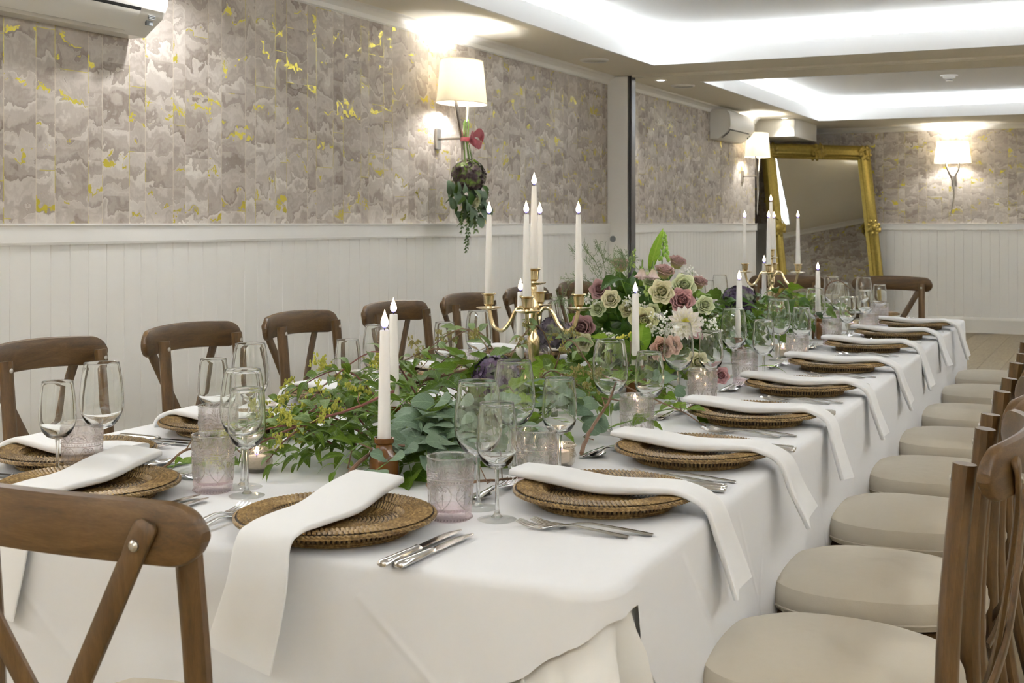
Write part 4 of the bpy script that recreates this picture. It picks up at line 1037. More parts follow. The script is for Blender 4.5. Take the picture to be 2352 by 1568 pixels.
def candelabra(x, y, rz, where):
    t = thing('candelabrum', 'brass five-arm candelabrum ' + where, 'candelabrum', (x, y, TZ), rz, 'brass candelabra')
    mb = MB(); mb.lathe([(0.001, 0.0), (0.062, 0.0), (0.064, 0.005), (0.058, 0.010), (0.040, 0.016), (0.022, 0.024), (0.016, 0.036), (0.013, 0.045)], 32); mb.build('foot', 'brass', t)
    mb = MB(); mb.lathe([(0.013, 0.045), (0.019, 0.052), (0.013, 0.060), (0.010, 0.075), (0.014, 0.11), (0.0185, 0.15), (0.0185, 0.17), (0.010, 0.184), (0.008, 0.20), (0.0125, 0.208), (0.009, 0.216), (0.013, 0.235), (0.017, 0.25), (0.017, 0.262), (0.010, 0.275), (0.008, 0.30), (0.010, 0.315), (0.006, 0.322)], 20); mb.build('stem', 'brass', t)
    def cup(cx_, cy_, z, nm_par):
        mb = MB(); mb.lathe([(0.0015, -0.002), (0.020, 0.0), (0.034, 0.004), (0.0365, 0.007), (0.033, 0.0066), (0.012, 0.004)], 28, (cx_, cy_, z)); mb.build('drip_pan', 'brass', nm_par)
        mb = MB(); mb.lathe([(0.010, 0.002), (0.0085, 0.010), (0.014, 0.016), (0.0145, 0.030), (0.016, 0.040), (0.0215, 0.045), (0.0205, 0.047), (0.0145, 0.043), (0.012, 0.034)], 24, (cx_, cy_, z)); mb.build('candle_cup', 'brass', nm_par)
    for k in range(4):
        a = k*PI/2; d = Vector((math.cos(a), math.sin(a), 0))
        pts = spline([d*0.012 + Vector((0, 0, 0.235)), d*0.030 + Vector((0, 0, 0.255)), d*0.050 + Vector((0, 0, 0.250)), d*0.068 + Vector((0, 0, 0.215)), d*0.092 + Vector((0, 0, 0.190)), d*0.117 + Vector((0, 0, 0.205)), d*0.129 + Vector((0, 0, 0.250))], 24)
        mb = MB(); mb.tube(pts, 0.0058, 8); arm = mb.build('arm', 'brass', t)
        cup(d.x*0.13, d.y*0.13, 0.250, arm)
    cup(0, 0, 0.322, t)
    names = ['right', 'rear', 'left', 'front']
    for k in range(4):
        a = rz + k*PI/2; put_candle(x + 0.13*math.cos(a), y + 0.13*math.sin(a), TZ + 0.287, 0.235, 0.0122, 0.0072, 'white candle on the %s arm of the candelabrum %s' % (names[k], where), 'candelabra candles')
    put_candle(x, y, TZ + 0.359, 0.245, 0.0122, 0.0072, 'white taper candle raised in the middle of the candelabrum ' + where, 'candelabra candles')
candelabra(-1.525, 3.338, math.radians(25.5 - 9), 'nearest the camera')
candelabra(-1.59, 6.33, math.radians(25.5 - 17), 'near the far chairs')
HOLD = lathe_mesh('bottle_body', [(0.001, 0.0), (0.026, 0.0), (0.029, 0.006), (0.029, 0.045), (0.026, 0.056), (0.017, 0.066), (0.0155, 0.076), (0.0195, 0.080), (0.0195, 0.086), (0.014, 0.088), (0.012, 0.080), (0.001, 0.078)], 'brown_glaze', 28)
def stick(x, y, where, L=0.215):
    t = thing('stoneware_holder', 'brown glazed stoneware bottle candle holder ' + where, 'candle holder', (x, y, TZ), 0, 'stoneware candle holders'); obj('bottle_body', HOLD, t)
    mb = MB(); mb.tube([(0.0175*math.cos(2*PI*k/20), 0.0175*math.sin(2*PI*k/20), 0.087) for k in range(21)], 0.0022, 6, False); mb.build('lip', 'brown_glaze', t)
    put_candle(x, y, TZ + 0.079, L, 0.0125, 0.0092, 'single white taper candle ' + where, 'single taper candles')
stick(-1.275, 2.105, 'at the near end of the leafy runner')
stick(-1.479, 2.485, 'just behind the nearest brown holder')
stick(-1.62, 3.45, 'behind the near candelabrum')
stick(-1.275, 3.50, 'in front of the flower arrangement')
stick(-1.23, 4.44, 'right of the flower arrangement')
stick(-1.19, 5.55, 'among the far wine glasses')
stick(-1.66, 6.46, 'behind the far candelabrum')
def tealight(x, y, where):
    t = thing('tealight_holder', 'small silvered glass tealight holder ' + where, 'candle holder', (x, y, TZ), 0, 'tealight holders')
    mb = MB(); mb.lathe([(0.001, 0.0), (0.024, 0.0), (0.031, 0.010), (0.033, 0.022), (0.030, 0.036), (0.031, 0.041), (0.032, 0.046), (0.0305, 0.047), (0.0285, 0.040), (0.030, 0.024), (0.026, 0.008), (0.001, 0.006)], 32); mb.build('bowl', 'tea_glass', t)
    mb = MB()
    for k in range(40): mb.ball((0.0318*math.cos(2*PI*k/40), 0.0318*math.sin(2*PI*k/40), 0.0425), 0.0018, 5, 3)
    mb.build('beaded_rim', 'nickel', t)
    c = thing('tealight', 'lit tealight in the holder ' + where, 'candle', (x, y, TZ + 0.009), 0, 'tealights')
    mb = MB(); mb.lathe([(0.019, 0.0), (0.019, 0.022), (0.017, 0.022), (0.017, 0.02), (0.0005, 0.0195)], 24); mb.build('wax_body', 'wax', c)
    obj('wick', WICK, c).location = (0, 0, 0.019)
    fo = obj('flame', FLAME, c); fo.location = (0, 0, 0.023); fo.scale = (0.018, 0.018, 0.020)
tealight(-1.572, 2.105, 'by the embossed tumbler at the near end')
tealight(-1.045, 2.42, 'behind the second tumbler on the right side')
tealight(-1.16, 3.18, 'behind the third tumbler on the right side')
tealight(-1.140, 3.66, 'beside the dusky roses')
tealight(-1.147, 4.74, 'beside the fifth tumbler on the right side')
tealight(-1.15, 6.10, 'near the far end of the table')
tealight(-1.72, 3.0, 'on the left of the runner by the second wall-side place')

# ================================================================== FOLIAGE
def leaf_mesh(name, mat, shape, n=8, fold_=0.18, curl=0.25, wave=0.0):
    """unit leaf: along +y from 0 to 1, width from shape(t); slightly folded and curled, thin but double-walled"""
    mb = MB(); rows = []
    for i in range(n + 1):
        t_ = 0.5 - 0.5*math.cos(PI*i/n); w_ = max(0.004, shape(t_)); zc = -curl*t_*t_ + 0.12*math.sin(PI*t_)
        rows.append([(w_*c_, t_ - 0.0*abs(c_), zc + fold_*w_*abs(c_) + wave*math.sin(9*t_ + 3*c_)*abs(c_)) for c_ in (-1, -0.5, 0, 0.5, 1)])
    mb.rings(rows, closed=False)
    me = mb.mesh(name, mat); return me
lan = lambda k: (lambda t_: k*math.sin(PI*t_**0.8)**0.9 if 0 < t_ < 1 else 0.004)
rou = lambda k: (lambda t_: k*math.sqrt(max(0, 1 - (2*t_ - 1)**2))*(1.05 - 0.25*t_))
def ivy_mesh(name, mat):
    pr = [(0.0, 0.0), (0.12, -0.10), (0.34, -0.10), (0.46, 0.06), (0.56, 0.10), (0.44, 0.30), (0.36, 0.40), (0.40, 0.52), (0.24, 0.66), (0.12, 0.84), (0.0, 1.0)]
    full = pr + [(-x_, y_) for x_, y_ in pr[-2:0:-1]]
    mb = MB(); vs = [(0, 0.28, 0.0)]; fs = []
    for q in (0.5, 1.0):
        for x_, y_ in full:
            X, Y = x_*q, 0.28 + (y_ - 0.28)*q; vs.append((X, Y, 0.16*abs(X) - 0.22*max(0, Y - 0.3)**2 - 0.35*max(0, abs(X) - 0.3)**2 + 0.02*math.sin(11*X + 7*Y)))
    m_ = len(full)
    for j in range(m_): fs.append((0, 1 + j, 1 + (j+1) % m_)); fs.append((1 + j, 1 + m_ + j, 1 + m_ + (j+1) % m_, 1 + (j+1) % m_))
    mb.add(vs, fs); return mb.mesh(name, mat)
LEAF = {
    'ruscus': [leaf_mesh('leaf', 'ruscus_leaf', lan(0.17), 8, 0.3, c_, 0.0) for c_ in (0.15, 0.4)],
    'eround': [leaf_mesh('leaf', 'euca_round', rou(0.46), 12, 0.06, c_, 0.012) for c_ in (0.02, 0.14)],
    'elong': [leaf_mesh('leaf', 'euca_long', lan(0.21), 8, 0.15, c_, 0.01) for c_ in (0.1, 0.35)],
    'ivy': [ivy_mesh('leaf', 'ivy_leaf')], 'ivyb': [ivy_mesh('leaf', 'ivy_bright')],
    'dark': [leaf_mesh('leaf', 'dark_leaf', lan(0.27), 8, 0.25, c_, 0.02) for c_ in (0.2, 0.5)],
    'blade': [leaf_mesh('leaf', 'blade_leaf', lan(0.09), 10, 0.3, 0.02, 0.0)],
}
def frame_mtx(pos, d, up, size, wide=1.0):
    d = Vector(d).normalized(); up = Vector(up); x_ = d.cross(up)
    if x_.length < 1e-4: x_ = d.orthogonal()
    x_.normalize(); z_ = x_.cross(d)
    m_ = Matrix(((x_.x*size*wide, d.x*size, z_.x*size, pos[0]), (x_.y*size*wide, d.y*size, z_.y*size, pos[1]), (x_.z*size*wide, d.z*size, z_.z*size, pos[2]), (0, 0, 0, 1)))
    return m_
rl = random.Random(21)
def rv(a=1.0): return Vector((rl.uniform(-a, a), rl.uniform(-a, a), rl.uniform(-a, a)))
SEEDS = None
def seeds(mb, p, d, n, r=0.0028, spread=0.022):
    for k in range(n):
        q = p + d*rl.uniform(0, 0.03) + rv(spread); mb.ball(q, r*rl.uniform(0.7, 1.2), 6, 4, (1, 1, 1.4))
def sprig(kind, path, size, nleaf, label, stem='green_stem', sr_=0.0016, seedmat=None, group='foliage of the table runner', pair=False, floor_z=TZ + 0.004):
    path = [Vector(p) for p in path]
    for p in path: p.z = max(p.z, floor_z)
    n = 14; P_ = spline(path, n); o0 = P_[0].copy()
    t = thing('%s_sprig' % {'ruscus': 'ruscus', 'eround': 'eucalyptus', 'elong': 'seeded_eucalyptus', 'ivy': 'ivy', 'ivyb': 'ivy', 'dark': 'leafy', 'blade': 'grass'}[kind], label, 'foliage', o0, 0, group)
    mb = MB(); mb.tube([p - o0 for p in P_], [sr_*(1.25 - 0.8*k/n) for k in range(n + 1)], 5); mb.build('stem', stem, t)
    for k in range(nleaf):
        u = (k + 0.8)/(nleaf + 0.3); i = min(int(u*n), n - 1); p = P_[i].lerp(P_[i+1], u*n - i); tn = (P_[i+1] - P_[i]).normalized()
        sides = (-1, 1) if pair else ((-1)**k,)
        for sg in sides:
            sd = tn.cross(Vector((0, 0, 1)))
            if sd.length < 0.05: sd = Vector((1, 0, 0))
            sd.normalize()
            d = (tn*rl.uniform(0.25, 0.8) + sd*sg*rl.uniform(0.6, 1.0) + Vector((0, 0, rl.uniform(-0.15, 0.55)))).normalized()
            if k == nleaf - 1 and sg == sides[-1]: d = (tn + rv(0.2)).normalized()
            s_ = size*rl.uniform(0.7, 1.15)*(1.0 - 0.25*u)
            up = Vector((rl.uniform(-0.6, 0.6), rl.uniform(-0.6, 0.6), 1.0)) - Vector((0.0, 0.45, 0))
            q = p + d*0.004; tip = q + d*s_
            if tip.z < floor_z: d.z += (floor_z - tip.z)/s_; d.normalize()
            me = rl.choice(LEAF[kind]); obj('leaf', me, t, frame_mtx(q - o0, d, up, s_))
    if seedmat:
        for u in ([0.35, 0.55, 0.75, 0.95]):
            i = min(int(u*n), n - 1); p = P_[i] - o0; mb = MB(); d = (rv(1) + Vector((0, 0, 0.4))).normalized()
            q = p + d*0.03; mb.tube([p, p + d*0.015 + rv(0.004), q], 0.0008, 4)
            for b in range(7):
                e = q + (d*0.6 + rv(1)).normalized()*rl.uniform(0.010, 0.022); mb.tube([q, e], 0.0006, 4)
                for c_ in range(5): mb.ball(e + rv(0.0055), 0.0025*rl.uniform(0.7, 1.2), 6, 4, (1, 1, 1.35))
            o = mb.build('seed_cluster', seedmat, t)
    return t
def spine(y): return Vector((-1.40 - 0.030*(y - 2.0), y, TZ))
LMK = [((-1.57, 2.10), 'the near tealight'), ((-1.275, 2.10), 'the nearest brown holder'), ((-1.48, 2.485), 'the second brown holder'), ((-1.80, 2.45), 'the second left-side place'), ((-1.78, 2.95), 'the third left-side place'), ((-1.02, 2.15), 'the nearest wine glasses'), ((-1.40, 2.02), 'the near-end napkins'), ((-1.03, 2.50), 'the second right-side tumbler'), ((-1.38, 2.75), 'the deep purple hydrangea'), ((-1.525, 3.10), 'the front of the near candelabrum'), ((-1.70, 3.35), 'the left of the near candelabrum'), ((-1.10, 2.90), 'the third right-side wine glasses'), ((-1.28, 3.35), 'the candle before the flowers'), ((-1.10, 3.45), 'the fourth right-side wine glasses'), ((-1.57, 3.60), 'the grey purple hydrangea'), ((-1.30, 3.80), 'the front of the flower arrangement'), ((-1.72, 4.0), 'the left of the flower arrangement'), ((-1.15, 4.1), 'the right of the flower arrangement'), ((-1.23, 4.5), 'the candle right of the flowers'), ((-1.6, 4.6), 'the back of the flower arrangement'), ((-1.2, 5.1), 'the sixth right-side place'), ((-1.55, 5.3), 'the dark far hydrangea'), ((-1.2, 5.7), 'the candle among the far glasses'), ((-1.59, 6.2), 'the far candelabrum'), ((-1.8, 5.4), 'the far left-side glasses')]
def zone(p): return min(LMK, key=lambda q: (q[0][0] - p.x)**2 + (q[0][1] - p.y)**2)[1]
LAB = {'ruscus': 'glossy green ruscus sprig %s', 'eround': 'grey green round-leaved eucalyptus %s', 'elong': 'seeded eucalyptus sprig %s', 'ivy': 'dark green ivy trail %s', 'ivyb': 'bright green ivy trail %s', 'dark': 'dark leafy sprig %s'}
def runner(kind, y, ang, L, h, size, nl, x_off=0.0, z0=0.03, **kw):
    if 2.85 < y < 3.65 and kind != 'elong': h *= 0.5
    b = spine(y) + Vector((x_off, 0, z0)); d = Vector((math.cos(ang), math.sin(ang), 0)); sd = Vector((-d.y, d.x, 0))*rl.uniform(-0.25, 0.25)
    path = [b, b + d*L*0.35 + Vector((0, 0, h)) + sd*L*0.2, b + d*L*0.7 + Vector((0, 0, h*0.75)) + sd*L*0.5, b + d*L + Vector((0, 0, h*0.2 - 0.01)) + sd*L]
    return sprig(kind, path, size, nl, LAB[kind] % ('reaching ' + zone(path[-1])), **kw)
D_ = math.radians
# near left mass: ruscus and seeded eucalyptus
for (y, a, L, h, xo) in [(2.45, 200, 0.26, 0.07, -0.05), (2.50, 235, 0.34, 0.06, -0.05), (2.48, 265, 0.32, 0.05, 0.0), (2.62, 170, 0.26, 0.11, -0.08), (2.60, 215, 0.38, 0.10, -0.05), (2.40, 150, 0.24, 0.08, -0.08), (2.75, 190, 0.30, 0.10, -0.05), (2.40, 285, 0.26, 0.04, 0.02), (2.36, 250, 0.24, 0.04, 0.0), (2.52, 225, 0.3, 0.13, -0.1), (2.7, 240, 0.35, 0.14, -0.05), (2.35, 300, 0.2, 0.03, 0.08), (2.3, 225, 0.22, 0.05, -0.06), (2.85, 205, 0.32, 0.12, -0.02), (2.45, 222, 0.30, 0.10, -0.02), (2.42, 240, 0.28, 0.09, 0.0), (2.55, 255, 0.30, 0.11, 0.0), (2.50, 180, 0.26, 0.06, -0.08), (2.62, 232, 0.32, 0.07, -0.02), (2.35, 262, 0.24, 0.07, 0.03), (2.68, 205, 0.3, 0.06, -0.04), (2.38, 218, 0.3, 0.04, -0.1), (2.78, 225, 0.3, 0.07, 0.0), (2.5, 272, 0.28, 0.09, 0.04)]:
    runner('ruscus', y, D_(a), L, h, 0.062, 13, xo, 0.035)
for (y, a, L, h, xo) in [(2.42, 225, 0.30, 0.07, -0.02), (2.38, 250, 0.24, 0.08, -0.06), (2.52, 205, 0.30, 0.12, -0.08), (2.36, 210, 0.30, 0.05, -0.06), (2.65, 250, 0.36, 0.16, -0.06)]:
    runner('elong', y, D_(a), L, h, 0.062, 8, xo, 0.04, stem='red_stem', seedmat='seed_green', sr_=0.002)
# grey round eucalyptus right of the first candle
for (y, a, L, h, xo) in [(2.42, 285, 0.30, 0.05, 0.08), (2.46, 300, 0.30, 0.06, 0.10), (2.38, 312, 0.26, 0.04, 0.08), (2.50, 275, 0.32, 0.08, 0.12), (2.30, 285, 0.26, 0.02, 0.14), (2.58, 310, 0.28, 0.06, 0.10), (2.34, 300, 0.22, 0.04, 0.10), (2.5, 335, 0.24, 0.06, 0.10), (2.85, 330, 0.30, 0.06, 0.08), (2.72, 350, 0.26, 0.05, 0.08)]:
    runner('eround', y, D_(a), L, h, 0.066, 6, xo, 0.04, pair=True)
# ivy in the middle
for (y, a, L, h, xo) in [(2.75, 270, 0.26, 0.12, 0.04), (2.85, 250, 0.28, 0.13, 0.0), (2.80, 300, 0.26, 0.13, 0.03), (3.0, 280, 0.30, 0.12, 0.03), (3.0, 225, 0.28, 0.10, -0.04), (3.1, 320, 0.3, 0.10, 0.05), (2.9, 190, 0.28, 0.08, -0.05), (3.15, 200, 0.3, 0.09, -0.05), (3.3, 300, 0.3, 0.11, 0.06), (3.45, 330, 0.3, 0.08, 0.05), (3.5, 210, 0.3, 0.1, -0.05), (3.7, 300, 0.32, 0.10, 0.08), (3.8, 340, 0.28, 0.06, 0.05), (3.8, 200, 0.3, 0.09, -0.08), (3.95, 320, 0.32, 0.05, 0.05)]:
    runner('ivy', y, D_(a), L, h, 0.062, 9, xo, 0.045, stem='brown_stem')
for (y, a, L, h, xo) in [(2.7, 315, 0.28, 0.08, 0.08), (2.95, 310, 0.3, 0.12, 0.05), (3.1, 290, 0.26, 0.12, 0.06), (3.25, 275, 0.26, 0.13, 0.04), (3.3, 335, 0.28, 0.06, 0.08), (3.4, 255, 0.28, 0.12, 0.0), (3.6, 325, 0.30, 0.05, 0.08), (3.65, 280, 0.3, 0.11, 0.05), (2.6, 340, 0.24, 0.04, 0.1), (4.0, 300, 0.34, 0.06, 0.08)]:
    runner('ivyb', y, D_(a), L, h, 0.054, 9, xo, 0.045, stem='brown_stem')
# seeded eucalyptus rising left of the candelabrum, and olive seeds in front of it
for (y, a, L, h, xo) in [(3.05, 185, 0.34, 0.16, -0.02), (3.10, 160, 0.36, 0.15, -0.04), (3.0, 215, 0.36, 0.12, -0.05), (3.35, 250, 0.3, 0.16, 0.0), (3.15, 320, 0.28, 0.14, 0.04), (2.95, 335, 0.24, 0.08, 0.06)]:
    runner('elong', y, D_(a), L, h, 0.064, 8, xo, 0.05, stem='brown_stem', seedmat='seed_olive', sr_=0.002)
for (y, a, L, h, xo) in [(3.2, 330, 0.3, 0.05, 0.06), (3.55, 315, 0.34, 0.05, 0.08), (3.9, 330, 0.30, 0.04, 0.10)]:
    runner('eround', y, D_(a), L, h, 0.056, 6, xo, 0.04, pair=True)
# far half
for k in range(16):
    y = 4.4 + k*0.13; a = rl.choice([rl.uniform(250, 340), rl.uniform(150, 230), rl.uniform(20, 80)])
    runner(rl.choice(['ivy', 'ivy', 'ivyb', 'dark']), y, D_(a), rl.uniform(0.24, 0.34), rl.uniform(0.06, 0.15), 0.075, 8, rl.uniform(-0.05, 0.1), 0.05, stem='brown_stem')
for (y, a, L, h, xo) in [(4.75, 310, 0.3, 0.05, 0.08), (5.1, 300, 0.3, 0.06, 0.1), (5.5, 330, 0.28, 0.05, 0.08), (5.3, 290, 0.3, 0.08, 0.08), (5.9, 310, 0.28, 0.06, 0.08)]:
    runner('eround', y, D_(a), L, h, 0.055, 6, xo, 0.04, pair=True)
for (y, a, L, h, xo, kd) in [(4.45, 320, 0.30, 0.14, 0.05, 'dark'), (4.6, 290, 0.30, 0.16, 0.04, 'ivy'), (4.75, 330, 0.28, 0.12, 0.05, 'dark'), (4.85, 270, 0.30, 0.17, 0.03, 'ivyb'), (5.0, 310, 0.30, 0.14, 0.04, 'dark'), (5.15, 285, 0.32, 0.16, 0.02, 'ivy'), (5.3, 320, 0.28, 0.12, 0.05, 'dark'), (5.5, 275, 0.32, 0.15, 0.03, 'ivy'), (4.5, 250, 0.30, 0.15, 0.0, 'dark'), (5.7, 300, 0.30, 0.13, 0.03, 'dark')]:
    runner(kd, y, D_(a), L, h, 0.07, 10, xo, 0.05, stem='green_stem')
# low filling leaves close to the cloth
for k in range(46):
    y = 2.28 + k*0.095; side = -1 if k % 2 else 1
    a = (rl.uniform(195, 265) if side < 0 else rl.uniform(275, 345)); kind = rl.choice(['ruscus', 'ivy', 'dark', 'ivy']) if y > 2.6 or side > 0 else rl.choice(['ruscus', 'ruscus', 'dark'])
    runner(kind, y, D_(a), rl.uniform(0.2, 0.27), rl.uniform(0.015, 0.045), 0.07 if kind != 'ruscus' else 0.06, 9, 0.03*side, 0.02, stem='green_stem')
for (y, a, L, h, xo, kd) in [(2.30, 258, 0.25, 0.03, -0.02, 'ruscus'), (2.28, 275, 0.24, 0.03, 0.03, 'ruscus'), (2.26, 240, 0.24, 0.03, -0.08, 'ruscus'), (2.32, 230, 0.28, 0.05, -0.08, 'ruscus'), (2.25, 265, 0.22, 0.05, -0.04, 'ruscus'), (2.3, 285, 0.22, 0.02, 0.1, 'ruscus')]:
    runner(kd, y, D_(a), L, h, 0.058, 12, xo, 0.03)
for (y, a, L, h, xo) in [(2.28, 250, 0.25, 0.06, -0.04), (2.25, 232, 0.27, 0.05, -0.07)]:
    runner('elong', y, D_(a), L, h, 0.055, 6, xo, 0.035, stem='red_stem', seedmat='seed_green', sr_=0.002)
# bare woody twigs lying in the runner
def twig(pts, r, label, mat='brown_stem'):
    P_ = spline(pts, 18); o0 = P_[0].copy(); t = thing('twig', label, 'twig', o0, 0, 'foliage of the table runner')
    mb = MB(); mb.tube([p - o0 + rv(0.0012) for p in P_], [r*(1.15 - 0.6*k/18) for k in range(19)], 6); mb.build('stem', mat, t)
    for k in (5, 9, 13):
        p = P_[k] - o0; mb = MB(); mb.tube([p, p + rv(0.02) + Vector((0, 0, 0.008)), p + rv(0.03) + Vector((0, 0, 0.012))], [r*0.6, r*0.45, r*0.25], 5); mb.build('side_shoot', mat, t)
twig([(-1.02, 2.47, 0.77), (-1.05, 2.60, 0.80), (-1.07, 2.75, 0.835), (-1.09, 2.86, 0.87)], 0.0042, 'bent grey brown vine twig between the second and third tumblers')
twig([(-1.22, 3.05, 0.87), (-1.10, 3.0, 0.835), (-0.98, 2.97, 0.80), (-0.90, 2.96, 0.765)], 0.0022, 'thin brown twig reaching out to the third charger')
twig([(-1.55, 2.62, 0.86), (-1.47, 2.75, 0.885), (-1.42, 2.86, 0.89), (-1.36, 2.95, 0.88)], 0.0042, 'brown vine twig behind the tall candles')
twig([(-1.30, 1.995, 0.757), (-1.31, 2.06, 0.79), (-1.29, 2.12, 0.815), (-1.25, 2.14, 0.82)], 0.0045, 'cut light brown twig at the front of the runner')
twig([(-1.37, 2.30, 0.90), (-1.42, 2.22, 0.87), (-1.52, 2.12, 0.83), (-1.56, 2.06, 0.80)], 0.003, 'reddish forked twig with seeds at the near end', 'red_stem')
twig([(-1.74, 2.02, 0.757), (-1.735, 2.10, 0.785), (-1.68, 2.14, 0.79), (-1.62, 2.14, 0.77)], 0.0028, 'curling brown tendril beside the near tumbler')
twig([(-1.18, 2.10, 0.758), (-1.08, 2.17, 0.762), (-1.02, 2.24, 0.765)], 0.003, 'dark twig on the cloth behind the near wine glasses')
twig([(-1.27, 6.05, 0.83), (-1.25, 6.0, 0.95), (-1.19, 5.98, 0.985), (-1.13, 5.95, 0.95)], 0.003, 'arched tendril standing up among the far glasses')
sprig('ivyb', [(-1.74, 2.03, 0.757), (-1.70, 2.05, 0.765), (-1.64, 2.08, 0.765), (-1.59, 2.10, 0.77)], 0.035, 6, 'small bright ivy tendril on the cloth beside the near tumbler')
sprig('ivyb', [(-1.10, 2.68, 0.765), (-1.04, 2.73, 0.79), (-1.0, 2.78, 0.80), (-0.98, 2.80, 0.79)], 0.04, 5, 'variegated ivy tip against the third tumbler')
sprig('ivyb', [(-1.09, 3.02, 0.77), (-1.02, 3.06, 0.785), (-0.98, 3.08, 0.785), (-0.95, 3.09, 0.765)], 0.055, 4, 'bright ivy leaf tip beside the thin brown twig')

# ------------------------------------------------------------------ flowers
def petal_mesh(name, mat, w, cup, curl, n=6, pinch=0.0):
    mb = MB(); rows = []
    for i in range(n + 1):
        t_ = math.sin(PI/2*i/n); ww = w*(0.38 + 0.62*min(1.0, t_/0.5)**0.8)*(math.sqrt(max(0.03, 1 - ((t_ - 0.62)/0.40)**2)) if t_ > 0.62 else 1.0)*(1 - pinch*t_)
        row = []
        for c_ in (-1, -0.6, -0.2, 0.2, 0.6, 1):
            x_ = ww*c_; row.append((x_, t_*(1 - 0.10*abs(c_)**2), cup*(x_*x_)*2.0 + curl*max(0, t_ - 0.55)**2 + 0.02*math.sin(7*c_ + 5*t_)))
        rows.append(row)
    mb.rings(rows, closed=False); return mb.mesh(name, mat)
PET = {}
def petals(mat):
    if mat not in PET:
        PET[mat] = [petal_mesh('petal', mat, 0.72, 0.55, 0.25), petal_mesh('petal', mat, 0.72, 0.50, -0.5), petal_mesh('petal', mat, 0.72, 0.40, -1.1)]
    return PET[mat]
SEPAL = leaf_mesh('sepal', 'bud_green', lan(0.14), 5, 0.1, 0.3)
def rose(pos, axis, R, mat, label, openness=0.75, cat='rose', layers=None):
    """pos: flower centre; axis: direction the bloom faces"""
    pos = Vector(pos); ax = Vector(axis).normalized(); base = pos - ax*R*0.8
    t = thing('rose' if cat == 'rose' else cat, label, cat, base, 0, 'flowers of the centre arrangement')
    x_ = ax.orthogonal().normalized(); y_ = ax.cross(x_); ms = petals(mat); g = 2.39996
    layers = layers or [(3, 0.16, 0.86, -13, 0), (4, 0.34, 0.90, -9, 0), (5, 0.55, 0.93, -2, 0), (5, 0.72, 0.94, 8, 1), (6, 0.84, 0.92, 17, 1), (6, 0.90, 0.86, 30, 2)]
    k = 0
    for (n, r0, ln, tilt, mi) in layers:
        tl = D_(tilt + (openness - 0.75)*45*max(0.0, k/5))
        for j in range(n):
            a = 2*PI*j/n + k*1.3 + rl.uniform(-0.1, 0.1); rad = x_*math.cos(a) + y_*math.sin(a)
            d = (ax*math.cos(tl) + rad*math.sin(tl)).normalized()
            # petal inner face looks to the axis
            inn = (ax*math.sin(tl) - rad*math.cos(tl))
            p = rad*R*r0*0.62 + ax*R*0.04*(4 - k)
            obj('petal', ms[mi], t, frame_mtx(p, d, inn, R*1.3*ln, 0.42 + 0.10*k))
        k += 1
    for j in range(5):
        a = 2*PI*j/5; rad = x_*math.cos(a) + y_*math.sin(a); obj('sepal', SEPAL, t, frame_mtx(rad*R*0.1 - ax*R*0.05, (rad + ax*0.5), ax, R*0.9))
    mb = MB(); c0 = Vector((-1.47, 4.08, 0.93)) - base; c0 = c0*min(1, 0.1/max(c0.length, 0.01)); mb.tube([Vector((0, 0, 0)), -ax*R*0.8, c0*0.8 - ax*R], 0.0025, 6); mb.build('stem', 'green_stem', t)
def dahlia(pos, axis, R, label):
    pos = Vector(pos); ax = Vector(axis).normalized(); t = thing('dahlia', label, 'dahlia', pos - ax*R*0.3, 0, 'flowers of the centre arrangement')
    x_ = ax.orthogonal().normalized(); y_ = ax.cross(x_)
    pm = petal_mesh('petal', 'petal_white', 0.22, 1.0, 0.25, 7, 0.1); pc = petal_mesh('petal', 'petal_yellow', 0.3, 1.0, 0.2, 4, 0.2)
    for n, tilt, ln in ((15, 82, 1.0), (14, 66, 0.9), (12, 50, 0.75), (10, 34, 0.55)):
        for j in range(n):
            a = 2*PI*(j + 0.5*(n % 2))/n + rl.uniform(-0.06, 0.06); rad = x_*math.cos(a) + y_*math.sin(a); tl = D_(tilt + rl.uniform(-5, 5)); d = ax*math.cos(tl) + rad*math.sin(tl); inn = ax*math.sin(tl) - rad*math.cos(tl)
            obj('petal', pm, t, frame_mtx(rad*R*0.06, d, inn, R*ln))
    for n, tilt, ln in ((14, 40, 0.40), (12, 24, 0.42), (8, 11, 0.42), (4, 3, 0.40)):
        for j in range(n):
            a = 2*PI*j/n + n; rad = x_*math.cos(a) + y_*math.sin(a); tl = D_(tilt); d = ax*math.cos(tl) + rad*math.sin(tl); inn = ax*math.sin(tl) - rad*math.cos(tl)
            obj('centre_petal', pc, t, frame_mtx(rad*R*0.05, d, inn, R*ln))
    mb = MB(); mb.tube([Vector((0, 0, 0)), -ax*R*0.9, -ax*R*1.0 + Vector((-0.03, 0.03, -0.06))], 0.003, 6); mb.build('stem', 'green_stem', t)
